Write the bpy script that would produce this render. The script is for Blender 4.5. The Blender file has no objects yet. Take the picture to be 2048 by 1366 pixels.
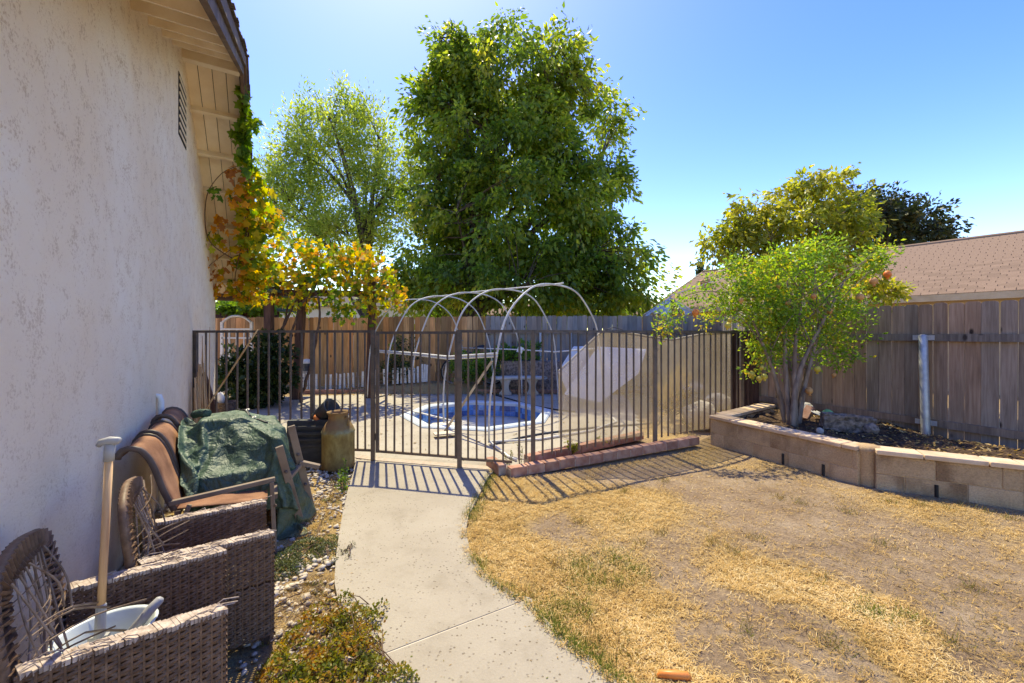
import bpy, math, random
import numpy as np
from mathutils import Vector, Matrix, noise as mnoise

random.seed(7); np.random.seed(7)
R = math.radians
scene = bpy.context.scene
COL = scene.collection

# ---------------------------------------------------------------- camera, sky, sun, exposure
F = 825.0; CX = 1024.0; HY = 668.0; CAMZ = 1.5        # focal length in px of a 2048 px wide frame, horizon row
cam_d = bpy.data.cameras.new('camera'); cam = bpy.data.objects.new('camera', cam_d); COL.objects.link(cam)
cam.location = (0, 0, CAMZ); cam.rotation_euler = (R(90), 0, 0)
cam_d.sensor_width = 36.0; cam_d.lens = 36.0 * F / 2048.0
cam_d.shift_y = (HY - 683.0) / 2048.0
cam_d.clip_start = 0.05; cam_d.clip_end = 2000
scene.camera = cam

SUN_EL = R(60.0); SUN_H = Vector((-0.302, 0.953)).normalized()
SUN_DIR = Vector((SUN_H.x*math.cos(SUN_EL), SUN_H.y*math.cos(SUN_EL), math.sin(SUN_EL)))   # towards the sun
world = bpy.data.worlds.new('World'); scene.world = world; world.use_nodes = True
wn = world.node_tree; wn.nodes.clear()
sky = wn.nodes.new('ShaderNodeTexSky'); sky.sky_type = 'NISHITA'; sky.sun_disc = False
sky.sun_elevation = SUN_EL; sky.sun_rotation = math.atan2(SUN_H.x, SUN_H.y)
sky.air_density = 1.0; sky.dust_density = 0.4; sky.ozone_density = 3.0; sky.altitude = 300
bg = wn.nodes.new('ShaderNodeBackground'); bg.inputs['Strength'].default_value = 0.15
wo = wn.nodes.new('ShaderNodeOutputWorld')
hs = wn.nodes.new('ShaderNodeHueSaturation'); hs.inputs['Saturation'].default_value = 1.38; hs.inputs['Hue'].default_value = .530
wn.links.new(sky.outputs[0], hs.inputs['Color']); wn.links.new(hs.outputs[0], bg.inputs[0]); wn.links.new(bg.outputs[0], wo.inputs[0])
sl = bpy.data.lights.new('sun', 'SUN'); sl.energy = 2.1; sl.angle = R(0.53); sl.color = (1.0, 0.98, 0.95)
so = bpy.data.objects.new('sun', sl); COL.objects.link(so)
so.rotation_euler = SUN_DIR.to_track_quat('Z', 'Y').to_euler(); so.location = (0, 0, 30)
vs = scene.view_settings
vs.view_transform = 'Standard'; vs.look = 'None'; vs.gamma = 1.0; vs.use_curve_mapping = False
vs.exposure = 1.8
vs.use_white_balance = True; vs.white_balance_temperature = 10000; vs.white_balance_tint = -6     # the photograph is balanced for the open shade
scene.cycles.max_bounces = 8; scene.cycles.diffuse_bounces = 4; scene.cycles.transparent_max_bounces = 24
scene.cycles.use_denoising = True

# ---------------------------------------------------------------- placing: measured rows and columns to metres
def G(px, py, z=0.0):
    """point at height z that is seen at (px, py)"""
    Y = F * (CAMZ - z) / (py - HY)
    return Vector(((px - CX) * Y / F, Y, z))
def D(px, py, Y):
    return Vector(((px - CX) * Y / F, Y, CAMZ - (py - HY) * Y / F))
# the house wall: U runs along it away from us, N points out of it
U = Vector((-0.506, 0.8625, 0)); N = Vector((0.8625, 0.506, 0)); W0 = Vector((-0.716, -0.42, 0))
def HW(t, a, z=0.0):
    return W0 + U*t + N*a + Vector((0, 0, z))
def wallrot():                      # columns: N, U, Z
    return Matrix(((N.x, U.x, 0), (N.y, U.y, 0), (0, 0, 1)))

# ---------------------------------------------------------------- mesh helpers
class MB:
    def __init__(self): self.v = []; self.f = []
    def add(self, vs, fs):
        o = len(self.v); self.v += [tuple(p) for p in vs]; self.f += [tuple(i+o for i in q) for q in fs]
    def box(self, c, s, rot=None, taper=1.0):
        c = Vector(c); hx, hy, hz = s[0]/2, s[1]/2, s[2]/2; P = []
        for z in (-1, 1):
            k = taper if z > 0 else 1.0
            for x, y in ((-1, -1), (1, -1), (1, 1), (-1, 1)):
                p = Vector((x*hx*k, y*hy*k, z*hz)); P.append(c + (rot @ p if rot else p))
        self.add(P, [(3,2,1,0),(4,5,6,7),(0,1,5,4),(1,2,6,5),(2,3,7,6),(3,0,4,7)])
    def bar(self, a, b, w, h, up=(0,0,1), roll=0.0):
        """box of section w x h from a to b"""
        a = Vector(a); b = Vector(b); d = (b-a); L = d.length; d.normalize(); up = Vector(up)
        x = d.cross(up)
        if x.length < 1e-4: x = d.cross(Vector((1,0,0)))
        x.normalize(); y = x.cross(d)
        if roll: q = Matrix.Rotation(roll, 3, d); x = q @ x; y = q @ y
        P = []
        for e in (a, b):
            for i, j in ((-1,-1),(1,-1),(1,1),(-1,1)): P.append(e + x*(i*w/2) + y*(j*h/2))
        self.add(P, [(0,1,2,3),(7,6,5,4),(4,5,1,0),(5,6,2,1),(6,7,3,2),(7,4,0,3)])
    def tube(self, pts, rad, seg=8, cap=True, flat=1.0):
        pts = [Vector(p) for p in pts]; n = len(pts)
        if not hasattr(rad, '__len__'): rad = [rad]*n
        d0 = (pts[1]-pts[0]).normalized(); x = d0.orthogonal().normalized(); P = []
        for i, p in enumerate(pts):
            d = (pts[min(i+1, n-1)] - pts[max(i-1, 0)]).normalized()
            x = (x - d*x.dot(d))
            if x.length < 1e-5: x = d.orthogonal()
            x.normalize(); y = d.cross(x)
            for k in range(seg):
                a = 2*math.pi*k/seg; P.append(p + (x*math.cos(a) + y*math.sin(a)*flat)*rad[i])
        fs = []
        for i in range(n-1):
            for k in range(seg):
                k2 = (k+1) % seg; fs.append((i*seg+k, i*seg+k2, (i+1)*seg+k2, (i+1)*seg+k))
        if cap: fs.append(tuple(reversed(range(seg)))); fs.append(tuple((n-1)*seg+k for k in range(seg)))
        self.add(P, fs)
    def lathe(self, prof, c=(0,0,0), seg=24, rot=None, cap0=False, cap1=False, sy=1.0):
        c = Vector(c); P = []
        for r, z in prof:
            for k in range(seg):
                a = 2*math.pi*k/seg; p = Vector((r*math.cos(a), r*math.sin(a)*sy, z)); P.append(c + (rot @ p if rot else p))
        fs = []
        for i in range(len(prof)-1):
            for k in range(seg):
                k2 = (k+1) % seg; fs.append((i*seg+k, i*seg+k2, (i+1)*seg+k2, (i+1)*seg+k))
        if cap0: fs.append(tuple(reversed(range(seg))))
        if cap1: fs.append(tuple((len(prof)-1)*seg+k for k in range(seg)))
        self.add(P, fs)
    def prism(self, poly, z0, z1):
        n = len(poly); P = [(p[0], p[1], z0) for p in poly] + [(p[0], p[1], z1) for p in poly]
        self.add(P, [tuple(reversed(range(n))), tuple(range(n, 2*n))] + [(i, (i+1) % n, n+(i+1) % n, n+i) for i in range(n)])
    def slab(self, quad, thick, nrm):
        """a flat polygon in space given thickness along nrm"""
        nrm = Vector(nrm)*thick; n = len(quad); q = [Vector(p) for p in quad]
        self.add(q + [p + nrm for p in q], [tuple(reversed(range(n))), tuple(range(n, 2*n))] + [(i, (i+1) % n, n+(i+1) % n, n+i) for i in range(n)])
    def mesh(self, name, smooth=False):
        me = bpy.data.meshes.new(name); me.from_pydata(self.v, [], self.f); me.update()
        if smooth: me.shade_smooth()
        return me
    def build(self, name, mat, parent=None, smooth=False, bevel=0.0, **kw):
        o = link(name, self.mesh(name, smooth), mat, parent)
        if bevel:
            m = o.modifiers.new('bevel', 'BEVEL'); m.width = bevel; m.segments = 2; m.limit_method = 'ANGLE'
        tag(o, **kw); return o

def tag(o, label=None, cat=None, group=None, kind=None):
    if label: o['label'] = label
    if cat: o['category'] = cat
    if group: o['group'] = group
    if kind: o['kind'] = kind
    return o
def link(name, me, mat, parent=None, loc=None, rot=None, scale=None):
    o = bpy.data.objects.new(name, me); COL.objects.link(o)
    if mat is not None and not me.materials: me.materials.append(mat)
    if loc is not None: o.location = loc
    if rot is not None: o.rotation_euler = rot
    if scale is not None: o.scale = scale
    if parent is not None:
        o.parent = parent; o.matrix_parent_inverse = PINV.get(parent.name, Matrix())
    return o
PINV = {}
def thing(name, label, cat, loc=(0,0,0), group=None):
    o = bpy.data.objects.new(name, None); COL.objects.link(o); o.location = loc; o.empty_display_size = .1
    PINV[o.name] = Matrix.Translation(Vector(loc)).inverted()
    return tag(o, label, cat, group)
def copy_tree(o, parent=None):
    c = o.copy(); COL.objects.link(c)
    if parent is not None: c.parent = parent
    for ch in list(o.children): copy_tree(ch, c)
    return c
def npmesh(name, V, Fa, tint=None, smooth=False, attrs=None):
    """fast mesh: V (n,3), Fa (m,3) or (m,4)"""
    V = np.asarray(V, np.float32); Fa = np.asarray(Fa, np.int32); me = bpy.data.meshes.new(name)
    me.vertices.add(len(V)); me.vertices.foreach_set('co', V.ravel())
    k = Fa.shape[1]; me.loops.add(Fa.size); me.loops.foreach_set('vertex_index', Fa.ravel())
    me.polygons.add(len(Fa)); me.polygons.foreach_set('loop_start', np.arange(0, Fa.size, k, dtype=np.int32))
    try: me.polygons.foreach_set('loop_total', np.full(len(Fa), k, np.int32))
    except Exception: pass
    at = dict(attrs or {})
    if tint is not None: at['tint'] = tint
    for nm, a in at.items():
        x = me.attributes.new(nm, 'FLOAT', 'POINT'); x.data.foreach_set('value', np.asarray(a, np.float32))
    me.update(calc_edges=True); me.validate()
    if smooth: me.shade_smooth()
    return me

# smooth value noise in numpy
def vnoise(x, y, seed=0):
    x = np.asarray(x, float); y = np.asarray(y, float)
    xi = np.floor(x).astype(int); yi = np.floor(y).astype(int); fx = x-xi; fy = y-yi
    fx = fx*fx*(3-2*fx); fy = fy*fy*(3-2*fy)
    def h(a, b):
        n = (a*374761393 + b*668265263 + seed*974711) & 0x7fffffff
        n = ((n ^ (n >> 13))*1274126177) & 0x7fffffff
        return ((n ^ (n >> 16)) & 0xffff)/65535.0
    return (h(xi, yi)*(1-fx)+h(xi+1, yi)*fx)*(1-fy) + (h(xi, yi+1)*(1-fx)+h(xi+1, yi+1)*fx)*fy
def fbm(x, y, seed=0, o=4):
    s = 0; a = .5; t = 0
    for i in range(o): s = s + a*vnoise(np.asarray(x)*2**i, np.asarray(y)*2**i, seed+i*17); t += a; a *= .5
    return s/t

# ---------------------------------------------------------------- materials
class NT:
    def __init__(self, name):
        self.m = bpy.data.materials.new(name); self.m.use_nodes = True; self.t = self.m.node_tree; self.t.nodes.clear()
        self.out = self.n('ShaderNodeOutputMaterial')
    def n(self, ty, **kw):
        x = self.t.nodes.new(ty)
        for k, v in kw.items(): setattr(x, k, v)
        return x
    def l(self, a, b): self.t.links.new(a, b)
    def coords(self, stretch=(1,1,1), rand=True, kind='Object'):
        tc = self.n('ShaderNodeTexCoord'); mp = self.n('ShaderNodeMapping'); mp.inputs['Scale'].default_value = stretch
        self.l(tc.outputs[kind], mp.inputs['Vector'])
        if rand:
            oi = self.n('ShaderNodeObjectInfo'); mu = self.n('ShaderNodeMath', operation='MULTIPLY'); mu.inputs[1].default_value = 37.0
            self.l(oi.outputs['Random'], mu.inputs[0]); self.l(mu.outputs[0], mp.inputs['Location'])
        return mp.outputs[0]
    def noise(self, vec, scale, detail=5, rough=.55, dist=0.0):
        x = self.n('ShaderNodeTexNoise'); x.inputs['Scale'].default_value = scale; x.inputs['Detail'].default_value = detail
        x.inputs['Roughness'].default_value = rough; x.inputs['Distortion'].default_value = dist
        self.l(vec, x.inputs['Vector']); return x.outputs['Fac']
    def voro(self, vec, scale, feature='F1', rnd=1.0):
        x = self.n('ShaderNodeTexVoronoi'); x.feature = feature; x.inputs['Scale'].default_value = scale
        x.inputs['Randomness'].default_value = rnd
        self.l(vec, x.inputs['Vector']); return x
    def ramp(self, fac, stops):
        x = self.n('ShaderNodeValToRGB'); r = x.color_ramp
        while len(r.elements) < len(stops): r.elements.new(.5)
        for e, (p, c) in zip(r.elements, stops):
            e.position = p; e.color = (*c, 1) if hasattr(c, '__len__') else (c, c, c, 1)
        self.l(fac, x.inputs['Fac']); return x.outputs['Color']
    def mix(self, fac, a, b, blend='MIX'):
        x = self.n('ShaderNodeMix'); x.data_type = 'RGBA'; x.blend_type = blend
        if hasattr(fac, 'is_linked'): self.l(fac, x.inputs[0])
        else: x.inputs[0].default_value = fac
        for i, c in ((6, a), (7, b)):
            if hasattr(c, 'is_linked'): self.l(c, x.inputs[i])
            else: x.inputs[i].default_value = (*c, 1)
        return x.outputs[2]
    def math(self, op, a, b=0.0, c=None):
        x = self.n('ShaderNodeMath', operation=op)
        for i, q in enumerate((a, b) if c is None else (a, b, c)):
            if hasattr(q, 'is_linked'): self.l(q, x.inputs[i])
            else: x.inputs[i].default_value = q
        return x.outputs[0]
    def attr(self, nm):
        x = self.n('ShaderNodeAttribute'); x.attribute_name = nm; return x.outputs['Fac']
    def bump(self, h, strength=.5, dist=.01, prev=None):
        x = self.n('ShaderNodeBump'); x.inputs['Strength'].default_value = strength; x.inputs['Distance'].default_value = dist
        self.l(h, x.inputs['Height'])
        if prev is not None: self.l(prev, x.inputs['Normal'])
        return x.outputs[0]
    def rnd(self):
        return self.n('ShaderNodeObjectInfo').outputs['Random']
    def bsdf(self, col, rough=.8, metal=0.0, nrm=None, spec=.3, **kw):
        b = self.n('ShaderNodeBsdfPrincipled')
        if hasattr(col, 'is_linked'): self.l(col, b.inputs['Base Color'])
        else: b.inputs['Base Color'].default_value = (*col, 1)
        if hasattr(rough, 'is_linked'): self.l(rough, b.inputs['Roughness'])
        else: b.inputs['Roughness'].default_value = rough
        b.inputs['Metallic'].default_value = metal; b.inputs['Specular IOR Level'].default_value = spec
        if nrm is not None: self.l(nrm, b.inputs['Normal'])
        self.l(b.outputs[0], self.out.inputs[0]); self.b = b; return self.m

def pmat(name, c1, c2, scale=8, rough=.8, bump=.3, bscale=None, stretch=(1,1,1), rand=.25, metal=0.0, lo=.35, hi=.65, spec=.3, dist=.006, kind='Object'):
    t = NT(name); v = t.coords(stretch, kind=kind); f = t.noise(v, scale, 6)
    c = t.ramp(f, [(lo, c1), (hi, c2)])
    if rand:
        c = t.mix(1.0, c, t.ramp(t.rnd(), [(0, 1-rand), (1, 1+rand*.5)]), 'MULTIPLY')
    nrm = t.bump(t.noise(v, bscale or scale*4, 5), bump, dist) if bump else None
    return t.bsdf(c, rough, metal, nrm, spec)

def leafmat(name, stops, trans=.45, rough=.5, spec=.35, tmul=1.5):
    t = NT(name); c = t.ramp(t.attr('tint'), stops)
    b = t.n('ShaderNodeBsdfPrincipled'); b.inputs['Roughness'].default_value = rough; b.inputs['Specular IOR Level'].default_value = spec
    t.l(c, b.inputs['Base Color'])
    tr = t.n('ShaderNodeBsdfTranslucent'); c2 = t.mix(1.0, c, (tmul*1.15, tmul*1.1, tmul*.55), 'MULTIPLY'); t.l(c2, tr.inputs['Color'])
    mx = t.n('ShaderNodeMixShader'); mx.inputs[0].default_value = trans
    t.l(b.outputs[0], mx.inputs[1]); t.l(tr.outputs[0], mx.inputs[2]); t.l(mx.outputs[0], t.out.inputs[0]); return t.m

def woodmat(name, c1, c2, knot, rand=.3, rough=.85, gray=None):
    t = NT(name); v = t.coords((1, 1, 1))
    vs_ = t.coords((14, 14, .7)); g = t.noise(vs_, 3.0, 7, .65, .4)
    c = t.ramp(g, [(.3, c1), (.7, c2)])
    big = t.noise(t.coords((3, 3, .8)), 1.6, 3)
    c = t.mix(1.0, c, t.ramp(big, [(.3, .72), (.7, 1.15)]), 'MULTIPLY')
    if gray: c = t.mix(t.ramp(t.noise(t.coords((2, 2, 1)), 1.3, 4), [(.42, 0.0), (.62, 1.0)]), c, gray)
    kv = t.voro(t.coords((1.0, 1.0, .55)), 5.0); kd = t.ramp(kv.outputs['Distance'], [(.07, 1.0), (.14, 0.0)])
    c = t.mix(kd, c, knot)
    c = t.mix(1.0, c, t.ramp(t.rnd(), [(0, 1-rand), (1, 1+rand*.6)]), 'MULTIPLY')
    r2 = t.math('FRACT', t.math('MULTIPLY', t.rnd(), 17.31)); c = t.mix(1.0, c, t.ramp(r2, [(0, (1.12, .94, .80)), (.5, (1, 1, 1)), (1, (.90, .97, 1.02))]), 'MULTIPLY')
    return t.bsdf(c, rough, 0, t.bump(g, .35, .004), .2)

M = {}
# ---- stucco of the house wall
def m_stucco():
    t = NT('stucco'); v = t.coords((1,1,1), rand=False); vs_ = t.coords((1.0, 1.0, 1.0), rand=False)
    n1 = t.noise(vs_, 62, 9, .72, .3); n2 = t.noise(v, 1.3, 4); n3 = t.noise(vs_, 9, 5)
    base = t.ramp(n2, [(.35, (.90, .735, .55)), (.65, (.92, .80, .65))])
    pit = t.ramp(t.math('ADD', t.math('MULTIPLY', n1, .7), t.math('MULTIPLY', n3, .35)), [(.435, 1.0), (.492, 0.0)])
    xyz = t.n('ShaderNodeSeparateXYZ'); tc = t.n('ShaderNodeTexCoord'); t.l(tc.outputs['Object'], xyz.inputs[0])
    hi = t.n('ShaderNodeMapRange'); t.l(xyz.outputs['Z'], hi.inputs[0]); hi.inputs[1].default_value = .3; hi.inputs[2].default_value = 4.2
    hi.inputs[3].default_value = .35; hi.inputs[4].default_value = .95
    pitf = t.math('MULTIPLY', pit, hi.outputs[0])
    base = t.mix(t.ramp(t.noise(v, .55, 5, .6), [(.45, 0.0), (.7, .5)]), base, (.84, .64, .44))
    c = t.mix(pitf, base, (.60, .42, .26))
    dirt = t.n('ShaderNodeMapRange'); t.l(xyz.outputs['Z'], dirt.inputs[0]); dirt.inputs[1].default_value = .55; dirt.inputs[2].default_value = 0
    dm = t.math('MULTIPLY', dirt.outputs[0], t.ramp(t.noise(vs_, 4, 5), [(.35, 0.0), (.7, .8)]))
    c = t.mix(dm, c, (.40, .27, .18))
    h = t.math('ADD', t.math('MULTIPLY', n1, 1.0), t.math('MULTIPLY', n3, .8))
    return t.bsdf(c, .9, 0, t.bump(h, .5, .02), .15)
M['stucco'] = m_stucco()
M['soffit'] = pmat('soffit_paint', (.74,.60,.43), (.82,.69,.52), 5, .7, .2, 30, (1,1,1), .10)
M['lookout'] = pmat('lookout_paint', (.72,.58,.41), (.82,.70,.53), 6, .7, .25, 30, rand=.1)
M['fascia'] = pmat('fascia_brown', (.09,.055,.04), (.17,.11,.085), 6, .7, .5, 25, rand=.1)
M['ownroof'] = pmat('roof_felt', (.06,.045,.045), (.13,.10,.10), 30, .9, .6, 80)
M['dark'] = pmat('dark_void', (.02,.018,.016), (.035,.03,.028), 5, .8, 0)

def m_ground():
    t = NT('ground_dirt'); v = t.coords((1,1,1), rand=False)
    s = t.attr('straw'); g = t.attr('green')
    n1 = t.noise(v, 3, 6); n2 = t.noise(v, 46, 6, .7); n3 = t.noise(v, 190, 4, .7)
    dirt = t.ramp(n1, [(.3, (.27,.18,.115)), (.55, (.37,.26,.17)), (.75, (.46,.34,.235))])
    dirt = t.mix(1.0, dirt, t.ramp(n2, [(.3, .62), (.6, 1.12)]), 'MULTIPLY')
    straw = t.ramp(n3, [(.3, (.24,.14,.055)), (.5, (.50,.33,.13)), (.72, (.72,.54,.28))])
    fac = t.math('ADD', s, t.math('MULTIPLY', t.math('SUBTRACT', n2, .5), 1.2))
    fac = t.ramp(fac, [(.24, 0.0), (.66, 1.0)])
    c = t.mix(t.math('MULTIPLY', fac, .82), dirt, straw)
    c = t.mix(t.math('MULTIPLY', g, .55), c, (.12,.15,.045))
    peb = t.voro(v, 60); pr = t.ramp(peb.outputs['Distance'], [(.1, 1.0), (.2, 0.0)])
    c = t.mix(t.math('MULTIPLY', pr, t.ramp(n1, [(.5, 0.0), (.7, .4)])), c, (.10,.07,.055))
    h = t.math('ADD', n2, t.math('MULTIPLY', n3, .5))
    return t.bsdf(c, .95, 0, t.bump(h, .9, .03), .1)
M['ground'] = m_ground()

def m_conc(name, c1, c2, pits=True, psc=34.0):
    t = NT(name); v = t.coords((1,1,1), rand=False)
    n1 = t.noise(v, 1.2, 5); n2 = t.noise(v, 90, 5, .7)
    c = t.ramp(n1, [(.3, c1), (.7, c2)])
    c = t.mix(1.0, c, t.ramp(n2, [(.3, .90), (.7, 1.06)]), 'MULTIPLY')
    st = t.noise(v, 4.0, 6, .7); c = t.mix(t.ramp(st, [(.50, 0.0), (.75, .45)]), c, (c1[0]*.6, c1[1]*.56, c1[2]*.5))
    h = n2
    if pits:
        vo = t.voro(v, psc); keep = t.ramp(t.noise(v, 3.2, 4, .7), [(.40, .12), (.58, 1.0)])
        sep = t.n('ShaderNodeSeparateColor'); t.l(vo.outputs['Color'], sep.inputs[0])
        some = t.math('GREATER_THAN', sep.outputs[0], .38)
        p = t.ramp(vo.outputs['Distance'], [(.16, 1.0), (.26, 0.0)])
        p = t.math('MULTIPLY', t.math('MULTIPLY', p, some), keep)
        c = t.mix(t.math('MULTIPLY', p, .85), c, (.13,.095,.065)); h = t.math('SUBTRACT', h, t.math('MULTIPLY', p, 2.5))
    return t.bsdf(c, .88, 0, t.bump(h, .45, .006), .2)
M['path'] = m_conc('path_concrete', (.30,.256,.208), (.37,.322,.267), True, 42.0)
M['deck'] = m_conc('deck_concrete', (.34,.295,.24), (.42,.372,.31), True, 22.0)
M['benchconc'] = m_conc('bench_concrete', (.48,.41,.32), (.62,.54,.44), False)
M['plaster'] = pmat('spa_plaster', (.50,.45,.37), (.62,.57,.49), 3, .8, .2, 20, rand=0)
M['rim'] = pmat('spa_rim', (.44,.51,.58), (.56,.61,.64), 6, .45, .15, 30, rand=0, spec=.4)
def m_tile():
    t = NT('blue_tile'); v = t.coords((1,1,1))
    c = t.ramp(t.rnd(), [(0, (.02,.06,.20)), (.3, (.04,.14,.40)), (.6, (.08,.25,.58)), (1, (.20,.42,.70))])
    c = t.mix(1.0, c, t.ramp(t.noise(v, 20, 3), [(.3, .75), (.7, 1.25)]), 'MULTIPLY')
    return t.bsdf(c, .25, 0, None, .5)
M['tile'] = m_tile()
M['grout'] = pmat('grout', (.42,.44,.44), (.52,.53,.52), 20, .9, .2, rand=0)
M['brick'] = pmat('curb_brick', (.31,.135,.09), (.46,.27,.20), 9, .9, .6, 60, rand=.25, dist=.008)
M['mortar'] = pmat('mortar', (.36,.28,.22), (.46,.37,.30), 20, .95, .4, rand=0)
def m_block():
    t = NT('planter_block'); v = t.coords((1,1,1)); n1 = t.noise(v, 3.2, 5); n2 = t.noise(v, 75, 6, .7)
    c = t.ramp(n1, [(.25, (.42,.275,.16)), (.5, (.53,.36,.215)), (.75, (.60,.43,.28))])
    st = t.noise(t.coords((1.3,1.3,.8)), 2.2, 4); c = t.mix(t.ramp(st, [(.52, 0.0), (.70, .7)]), c, (.20,.11,.06))
    c = t.mix(1.0, c, t.ramp(n2, [(.32, .72), (.6, 1.06)]), 'MULTIPLY')
    c = t.mix(1.0, c, t.ramp(t.rnd(), [(0, .93), (1, 1.05)]), 'MULTIPLY')
    return t.bsdf(c, .95, 0, t.bump(n2, 1.0, .012), .1)
M['block'] = m_block()
M['cap'] = pmat('cap_block', (.50,.34,.22), (.62,.46,.33), 7, .95, .7, 70, rand=.18)
def m_soil():
    t = NT('soil'); v = t.coords((1,1,1), rand=False); n1 = t.noise(v, 18, 8, .75); n2 = t.noise(v, 2, 3)
    c = t.ramp(n1, [(.35, (.035,.022,.015)), (.55, (.12,.075,.05)), (.72, (.26,.17,.11))])
    c = t.mix(1.0, c, t.ramp(n2, [(.3,.8),(.7,1.3)]), 'MULTIPLY')
    return t.bsdf(c, .98, 0, t.bump(n1, 1.0, .05), .1)
M['soil'] = m_soil()
M['rock'] = pmat('boulder', (.34,.30,.26), (.58,.54,.49), 5, .9, .8, 30, rand=.15, dist=.02)
M['roughblock'] = pmat('rough_block', (.12,.085,.065), (.42,.31,.25), 22, .95, 1.0, 50, dist=.02)
M['gravel'] = pmat('white_gravel', (.36,.29,.22), (.60,.52,.43), 14, .8, .3, 60, rand=0)
# wood
M['tanwood'] = woodmat('tan_fence_wood', (.40,.20,.085), (.66,.39,.19), (.06,.03,.018), .5)
M['graywood'] = woodmat('gray_fence_wood', (.215,.19,.175), (.37,.335,.31), (.07,.055,.05), .22)
M['weatherwood'] = woodmat('weathered_fence_wood', (.22,.14,.098), (.40,.285,.21), (.04,.026,.02), .26)
M['railwood'] = woodmat('rail_wood', (.15,.11,.09), (.28,.22,.18), (.05,.035,.03), .15)
M['posttimber'] = pmat('brown_post', (.075,.035,.024), (.15,.075,.05), 5, .8, .5, 30, (4,4,.6), .2)
M['redtimber'] = pmat('dark_red_timber', (.035,.015,.014), (.085,.04,.035), 5, .8, .5, 30, (5,5,.5), .3)
M['palewood'] = pmat('pale_lath', (.45,.37,.28), (.60,.52,.42), 6, .8, .3, 30, rand=.15)
M['handlewood'] = pmat('tool_handle', (.46,.24,.12), (.70,.45,.25), 5, .6, .3, 30, (8,8,.8), 0)
M['bamboo'] = pmat('bamboo', (.48,.26,.12), (.72,.48,.26), 4, .6, .2, 30, (4,4,.8), .35)
# metal and plastics
def m_iron():
    t = NT('iron_paint'); v = t.coords((1,1,1)); n = t.noise(v, 9, 6, .7)
    geo = t.n('ShaderNodeNewGeometry'); sp = t.n('ShaderNodeSeparateXYZ'); t.l(geo.outputs['Position'], sp.inputs[0])
    c = t.ramp(n, [(.38, (.05,.043,.042)), (.58, (.10,.08,.07)), (.75, (.20,.11,.07))])
    low = t.n('ShaderNodeMapRange'); t.l(sp.outputs['Z'], low.inputs[0]); low.inputs[1].default_value = 1.45; low.inputs[2].default_value = .1
    lf = t.math('MULTIPLY', low.outputs[0], t.ramp(t.noise(v, 5, 5), [(.3, .25), (.65, 1.0)]))
    c = t.mix(t.math('MULTIPLY', lf, .85), c, (.24,.15,.095))
    return t.bsdf(c, .6, 0, t.bump(n, .3, .003), .4)
M['iron'] = m_iron()
M['galv'] = pmat('galvanised_steel', (.34,.34,.35), (.46,.46,.47), 12, .5, .05, rand=0, metal=.6)
M['pvc'] = pmat('gray_pvc', (.46,.44,.42), (.62,.60,.57), 5, .5, .1, rand=.15)
M['pvcw'] = pmat('white_pvc', (.60,.58,.55), (.74,.72,.69), 5, .5, .1, rand=.1)
M['white'] = pmat('white_paint', (.62,.62,.63), (.80,.80,.80), 6, .6, .2, 30, rand=.12)
M['cover'] = pmat('vinyl_cover', (.62,.63,.63), (.74,.74,.72), 3, .5, .15, 10, rand=0)
M['wicker'] = None
def m_wicker():
    t = NT('brown_wicker'); v = t.coords((1,1,1)); n = t.noise(v, 30, 5, .6)
    c = t.ramp(n, [(.3, (.095,.052,.034)), (.55, (.17,.098,.064)), (.8, (.26,.165,.115))])
    return t.bsdf(c, .55, 0, t.bump(t.noise(t.coords((6,6,60)), 12, 3), .3, .002), .35)
M['wicker'] = m_wicker()
M['wickerworn'] = pmat('worn_wicker', (.24,.17,.14), (.52,.42,.37), 34, .6, .5, 80, rand=.1)
M['strand'] = pmat('loose_strand', (.12,.075,.055), (.34,.25,.20), 14, .55, .2, rand=.35)
M['sling'] = pmat('sling_mesh', (.20,.085,.05), (.38,.19,.115), 6, .8, .5, 220, rand=.12)
M['slingframe'] = pmat('sling_frame', (.075,.05,.042), (.135,.095,.08), 6, .5, .15, rand=.15)
M['leg'] = pmat('taupe_metal', (.165,.115,.088), (.25,.185,.145), 5, .55, .2, rand=.12)
def m_tarp():
    t = NT('green_tarp'); v = t.coords((1,1,1), rand=False); n = t.noise(v, 3.5, 5)
    c = t.ramp(n, [(.3, (.022,.050,.036)), (.5, (.042,.082,.058)), (.72, (.11,.165,.118))])
    n2 = t.noise(t.coords((1,1,1), rand=False), 260, 2); c = t.mix(1.0, c, t.ramp(n2, [(.3,.7),(.7,1.3)]), 'MULTIPLY')
    sp = t.n('ShaderNodeSeparateXYZ'); tc = t.n('ShaderNodeTexCoord'); t.l(tc.outputs['Object'], sp.inputs[0])
    lo = t.n('ShaderNodeMapRange'); t.l(sp.outputs['Z'], lo.inputs[0]); lo.inputs[1].default_value = .42; lo.inputs[2].default_value = .05
    c = t.mix(t.math('MULTIPLY', lo.outputs[0], .6), c, (.125,.125,.06))
    cr = t.noise(t.coords((1,1,1), rand=False), 6.5, 3, .5, .8); cr2 = t.noise(t.coords((1,1,.6), rand=False), 17.0, 3, .5, .6)
    hgt = t.math('ADD', t.math('ABSOLUTE', t.math('SUBTRACT', cr, .5)), t.math('MULTIPLY', t.math('ABSOLUTE', t.math('SUBTRACT', cr2, .5)), .5))
    nb = t.bump(hgt, .75, .06, t.bump(n2, .25, .002))
    return t.bsdf(c, .55, 0, nb, .4)
M['tarp'] = m_tarp()
M['tarphem'] = pmat('tarp_hem', (.03,.03,.028), (.075,.07,.065), 20, .6, .3, rand=0)
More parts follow.
